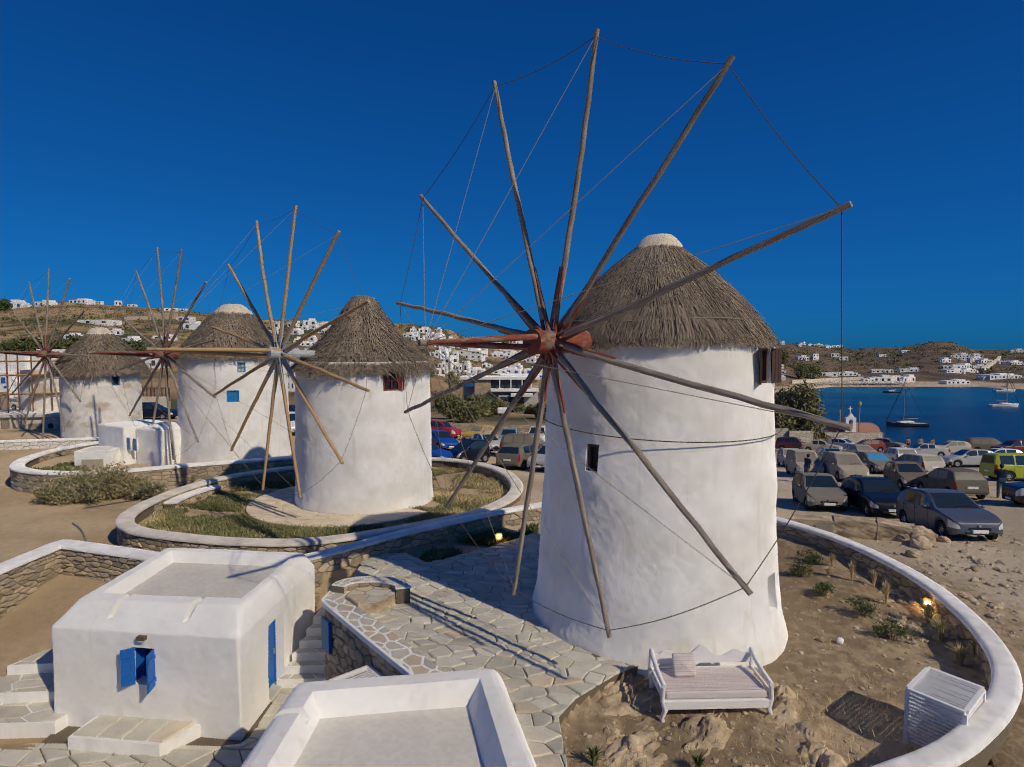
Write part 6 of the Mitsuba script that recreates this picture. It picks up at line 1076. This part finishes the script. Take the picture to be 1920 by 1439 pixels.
# ---------------------------------------------------------------- left: low annexes and the blue shuttered house
ak = thing('domed_annex', 'pale rounded low annex with two small blue windows left of the third windmill', 'house'); g = G(236, 868, .1); ayaw = 24
def vault(cx, cy, w, d, h, rz, dome=.0):
    return Manifold.batch_hull([hull_box([(x, y, .2) for x in (-w / 2 + .2, w / 2 - .2) for y in (-d / 2 + .2, d / 2 - .2)], .2).translate([0, 0, -.9]), hull_box([(x, y, h - .12) for x in (-w / 2 + .14, w / 2 - .14) for y in (-d / 2 + .14, d / 2 - .14)], .10), Manifold.sphere(.4, 16).scale([w * .8, d * .8, max(dome, .2)]).translate([0, 0, h - .06])]).rotate([0, 0, rz]).translate([cx, cy, 0])
put(f'{ak}__wall', rough(vault(-21.0, 34.0, 2.9, 3.0, 2.15, -32) + vault(-18.9, 33.0, 2.0, 2.2, 2.05, -25, .8), .03, 61, .2), 'm_lime', smooth=40)
for (px, py) in ((242, 832), (254, 834)):
    o = at(px, py, 32.1 if px < 250 else 32.0); nrm = np.array([-.53, -.848, 0]); wk = numbered(f'{ak}__window'); put(f'{wk}__pane', MB().beam(o - up3 * .3, o + up3 * .3, .3, .12, up=nrm), 'm_blueboard'); put(f'{wk}__frame', MB().beam(o - up3 * .34 - nrm * .02, o + up3 * .34 - nrm * .02, .38, .08, up=nrm), 'm_white')
bk2 = thing('white_planter', 'square white box with a flat stone top and grey panel in the walled yard', 'box'); a, b = G(140, 878, .15), G(208, 876, .15); d = (b - a) / np.linalg.norm(b - a); n_ = np.array([-d[1], d[0], 0]); Lb = np.linalg.norm(b - a)
rzz = math.atan2(d[1], d[0]); mid = (a + b) / 2 + n_ * .9
put(f'{bk2}__body', back(Manifold.cube([Lb, 1.8, 1.3], True).translate([0, 0, .0]).rotate([0, 0, math.degrees(rzz)]).translate([float(mid[0]), float(mid[1]), .35]) - Manifold.cube([Lb - .35, 1.45, .4], True).rotate([0, 0, math.degrees(rzz)]).translate([float(mid[0]), float(mid[1]), 1.05])), 'm_white')
put(f'{bk2}__panel', MB().box(mid - n_ * .905 + up3 * .15, (Lb * .6, .03, .55), rzz), 'm_concrete'); put(f'{bk2}__top_fill', MB().box(mid + up3 * .62 - up3 * .02, (Lb - .36, 1.44, .5), rzz), 'm_roof')
lb = thing('low_building', 'low cream flat roofed building with louvres below the scaffolding', 'house'); a, b = G(-60, 822, -.45), G(112, 819, -.45); z1 = .85; d = (b - a) / np.linalg.norm(b - a); n_ = np.array([-d[1], d[0], 0]); Lb = np.linalg.norm(b - a); rzz = math.atan2(d[1], d[0]); mid = (a + b) / 2
put(f'{lb}__wall', MB().box(mid + n_ * 2 + up3 * .55, (Lb, 4, 2.0), rzz), 'm_cream'); put(f'{lb}__roof', MB().box(mid + n_ * 1.9 + up3 * 1.65, (Lb + .3, 4.3, .2), rzz), 'm_roof')
for t in (.40, .47): put(f'{lb}__pilaster', MB().box(a + d * Lb * t * 1.2 + up3 * .6 - n_ * .05, (.18, .14, 1.9), rzz), 'm_cream')
put(f'{lb}__window', MB().box(a + d * Lb * .74 + up3 * .85 - n_ * .02, (1.0, .1, .4), rzz), 'm_bin')
for q in range(9): put(f'{lb}__louvre', MB().box(a + d * (Lb * .37 + q * .1) + up3 * 1.0 - n_ * .02, (.045, .08, .7), rzz), 'm_bin')
put(f'{lb}__side_wall', MB().box(a + d * Lb * .96 + up3 * .5 - n_ * .1, (1.3, .2, 1.9), rzz), 'm_fargrey'); au = numbered(f'{lb}__air_unit'); put(f'{au}__casing', MB().box(a + d * Lb * .945 + up3 * .9 - n_ * .35, (.75, .3, .55), rzz), 'm_cream'); put(f'{au}__fan', tm(lathe([(.001, .02), (.2, .02), (.21, 0)], 20)).apply_transform(trimesh.transformations.rotation_matrix(math.pi / 2, [1, 0, 0])).apply_translation(a + d * Lb * .95 + up3 * .9 - n_ * .51), 'm_dark')
vh = thing('blue_shuttered_house', 'white house with bright blue shutters and outside stairs at the left edge', 'house'); Y = 78.
def vb(x0, x1, y0, y1, d0, d1, nm, m): a, b = at(x0, y1, Y), at(x1, y0, Y); return put(f'{vh}__{nm}', MB().box(((a[0] + b[0]) / 2, Y + (d0 + d1) / 2, (a[2] + b[2]) / 2), (b[0] - a[0], d1 - d0, b[2] - a[2])), m)
vb(-40, 16, 699, 790, 0, 6, 'wall', 'm_purewhite'); vb(-40, 34, 664, 698.8, 1, 8, 'wall', 'm_purewhite'); vb(16.2, 68, 668, 790, 1.6, 9, 'wall', 'm_purewhite'); vb(34.2, 70, 655, 667.8, 3, 8, 'wall', 'm_purewhite')
for x0, x1, y0, y1, dd in ((2.5, 10, 708, 719, -.06), (8, 12, 724, 728, -.06), (27, 35, 696, 708, 1.54), (17, 21, 728, 736, 1.54), (41, 50, 728, 734, 1.54), (18, 26, 739, 746, 1.54), (28, 33, 738, 746, 1.54)): vb(x0, x1, y0, y1, dd, dd + .2, 'shutter', 'm_blue')
for q in range(9): vb(17 + q * 2.6, 19.6 + q * 2.6, 719 + q * 1.7, 745, .5, 1.5, 'stair', 'm_purewhite')
mbr = MB()
for q in range(10): p = at(17 + q * 2.6, 719 + q * 1.7, Y + .45); mbr.tube([p, p + up3 * .75], .02, 4)
mbr.tube([at(17, 719, Y + .45) + up3 * .75, at(43, 736, Y + .45) + up3 * .75], .03, 4); put(f'{vh}__railing', mbr, 'm_blue')
tk = thing('rubbish_bin', 'tall brown bin standing at the corner of the blue shuttered house', 'bin'); g = at(8, 752, 70); put(f'{tk}__body', tm(lathe([(.35, -1), (.42, 1.0), (.44, 1.02)], 16, g)), 'm_bin')
pg = thing('pergola', 'low white wall with a row of brown posts beyond the third windmill', 'pergola'); a, b = at(262, 752, 72), at(318, 752, 72); put(f'{pg}__wall', MB().beam(a - up3 * .6, b - up3 * .6, .3, 2.2), 'm_cream')
for t in np.linspace(0, 1, 9): p = a + (b - a) * t; put(f'{pg}__post', MB().tube([p, p + up3 * 1.5], .06, 6), 'm_brown')
put(f'{pg}__beam', MB().beam(a + up3 * 1.52, b + up3 * 1.52, .12, .1), 'm_brown')
# ---------------------------------------------------------------- chapel, lamp posts, boats
ck = thing('chapel', 'small chapel with a salmon barrel roof and white bell gable by the water', 'chapel'); Y = 92.; a, b = at(1540, 797, Y), at(1650, 812, Y); zr = at(1600, 797, Y)[2]; base = min(hz(a[0], Y), hz(b[0], Y)) - 1
xs = (a[0] + 2.6, b[0]); put(f'{ck}__nave', MB().box(((xs[0] + xs[1]) / 2, Y + 2.5, (zr - 1.2 + base) / 2), (xs[1] - xs[0], 4.6, zr - 1.2 - base)), 'm_purewhite')
aa = np.linspace(0, math.pi, 13); v = [[x, Y + 2.5 - 2.5 * math.cos(t), zr - 1.25 + 1.25 * math.sin(t)] for x in (xs[0] - .1, xs[1] + .1) for t in aa]; v += [[xs[0] - .1, Y + 2.5, zr - 1.25], [xs[1] + .1, Y + 2.5, zr - 1.25]]
put(f'{ck}__roof', (v, [[i, i + 1, 14 + i] for i in range(12)] + [[i, 14 + i, 13 + i] for i in range(12)] + [[i, 26, i + 1] for i in range(12)] + [[13 + i, 14 + i, 27] for i in range(12)]), 'm_chapelred', smooth=40)
gp = at(1591, 797, Y); hw = 9.6 * Y / FPX; gm = Manifold.extrude(__import__('manifold3d').CrossSection([[(-hw, -1.2), (hw, -1.2), (hw, .95), (hw * .6, 1.1), (0, 1.75), (-hw * .6, 1.1), (-hw, .95)]]), .55) - Manifold.extrude(__import__('manifold3d').CrossSection([[(-.3, -.3), (.3, -.3), (.3, .5), (0, .8), (-.3, .5)]]), 2).translate([0, 0, -.5])
gm = gm.rotate([90, 0, 0]).translate([float(gp[0]), Y - .1, float(gp[2]) + .2]); put(f'{ck}__bell_gable', back(gm), 'm_purewhite'); put(f'{ck}__cross', MB().box((gp[0], Y - .35, gp[2] + 2.35), (.13, .13, .95)).box((gp[0], Y - .35, gp[2] + 2.5), (.55, .12, .13)), 'm_purewhite'); put(f'{ck}__bell', tm(lathe([(.22, 0), (.15, .2), (.1, .35), (.01, .4)], 12, (gp[0], Y - .35, gp[2] + .25))), 'm_brown')
for (px, py0, py1, Y, lab) in ((1612, 757, 818, 79., 'tall street lamp with a globe lantern in front of the chapel'), (1530, 768, 800, 90., 'street lamp behind the tamarisk tree left of the chapel')):
    p0, p1 = at(px, py1, Y), at(px, py0, Y); lk2 = thing('street_lamp', lab, 'street lamp'); put(f'{lk2}__pole', MB().tube([[p1[0], Y, hz(p0[0], Y) - .3], [p1[0], Y, p1[2] - .3]], [.10, .07], 10), 'm_metal'); put(f'{lk2}__lantern', tm(lathe([(.08, -.35), (.2, -.25), (.24, 0), (.16, .2), (.02, .3)], 14, (p1[0], Y, p1[2]))), 'm_concrete')
kk = put('mooring_post', MB().tube([at(1575, 800, 95), at(1575, 768, 95)], .08, 6), 'm_concrete'); tag(kk, 'thin pale pole standing left of the bell gable', 'pole')
def yacht(px, py, length, yaw, hullm, label, mast, boomm='m_navy', furl=True):
    g = G(px, py, -20); k = thing('sailing_boat', label, 'sailing boat'); a = math.radians(yaw); d, s_ = np.array([math.cos(a), math.sin(a), 0]), np.array([-math.sin(a), math.cos(a), 0]); p = lambda x, y, z: np.array([g[0], g[1], -20.0]) + d * x * length + s_ * y * length + up3 * z * length
    V = []; xs_ = np.linspace(-.5, .5, 17)
    for x in xs_:
        w = .125 * (1 - max(0, (x + .05) / .55) ** 2.2) * (1 - .25 * max(0, (-x - .25) / .25)); sh = .085 + .035 * max(0, x) * 2
        for y, z in ((w, sh), (w * .92, .02), (w * .4, -.03), (0, -.05), (-w * .4, -.03), (-w * .92, .02), (-w, sh)): V.append(p(x + (z > .05) * .03 * max(0, x), y, z))
    f = [[i * 7 + j, i * 7 + j + 1, (i + 1) * 7 + j + 1, (i + 1) * 7 + j] for i in range(16) for j in range(6)] + [[0, 1, 2, 3], [0, 3, 4, 5], [0, 5, 6, 6]]
    put(f'{k}__hull', (V, f), hullm, smooth=40); put(f'{k}__deck', ([V[i * 7 + j] - up3 * .008 * length for i in range(17) for j in (0, 6)], [[2 * i, 2 * i + 1, 2 * i + 3, 2 * i + 2] for i in range(16)]), 'm_cream')
    put(f'{k}__cabin', back(hull_box([p(x, y, z) for x, z in ((-.12, .115), (.18, .105)) for y in (-.06, .06)], .022 * length, 10)), 'm_whitepaint', smooth=50); put(f'{k}__mast', MB().tube([p(.08, 0, .08), p(.08, 0, mast)], [.009 * length, .006 * length], 8), 'm_metal'); put(f'{k}__boom', MB().tube([p(.07, 0, .20), p(-.28, 0, .20)], .006 * length, 8), 'm_metal')
    put(f'{k}__furled_sail', MB().tube([p(.06, 0, .222), p(-.1, 0, .226), p(-.27, 0, .215)], [.02 * length, .017 * length, .01 * length], 8), boomm)
    for e in (p(.52, 0, .12), p(-.48, 0, .1)): put(f'{k}__stay', MB().tube([p(.08, 0, mast), e], .003 * length, 4), 'm_dark')
    if furl: put(f'{k}__furled_jib', MB().tube([p(.10, 0, mast * .92), p(.5, 0, .13)], .006 * length, 6), boomm)
    for sy in (-.1, .1): put(f'{k}__shroud', MB().tube([p(.08, 0, mast * .95), p(.05, sy, .1)], .0025 * length, 4), 'm_dark')
    put(f'{k}__stern_rail', MB().tube([p(-.47, -.07, .1), p(-.47, -.07, .15), p(-.49, 0, .155), p(-.47, .07, .15), p(-.47, .07, .1)], .004 * length, 5), 'm_metal'); return k
yacht(1700, 800, 14., 180, 'm_yacht', 'dark hulled sailing yacht anchored in the middle of the bay', 1.12)
yacht(1883, 763, 13.6, 3, 'm_whitepaint', 'white sailing yacht anchored at the right of the bay', 1.05); yacht(1884, 735, 14., 5, 'm_whitepaint', 'farther white sailing yacht at the right below the rocks', .95); yacht(1672, 737, 11., 180, 'm_yacht', 'far dark sailing boat moored off the beach', .6)
for q, (a, b, c, d, Y) in enumerate([(1440, 1478, 803, 818, 76), (1478, 1525, 808, 820, 75.5), (1545, 1656, 811, 826, 79)]):
    p0, p1 = at(a, d, Y), at(b, d, Y); dry_wall('roadside_wall', ('short cream stone wall nearest the tower behind the back row', 'second cream stone wall below the tamarisk bushes', 'cream stone wall in front of the chapel roof')[q], [tuple(p0[:2]), tuple(p1[:2])], p0[2] + (d - c) * Y / FPX, lambda x, y: hz(x, y) - .2, .5, [('R', 0, 1)], 70 + q, cap=False, smooth=False, sx=.7, sy=.3, stones='m_flag')
for px, py, Y, s, lab in ((1745, 737, 0, .5, 'small white buoy'),): pass
for _k in list(scene):                                              # both faces of every surface
    _d = scene[_k]
    if _d.get('type') in ('principled', 'bumpmap'): scene[_k] = {'type': 'twosided', 'bsdf': _d}
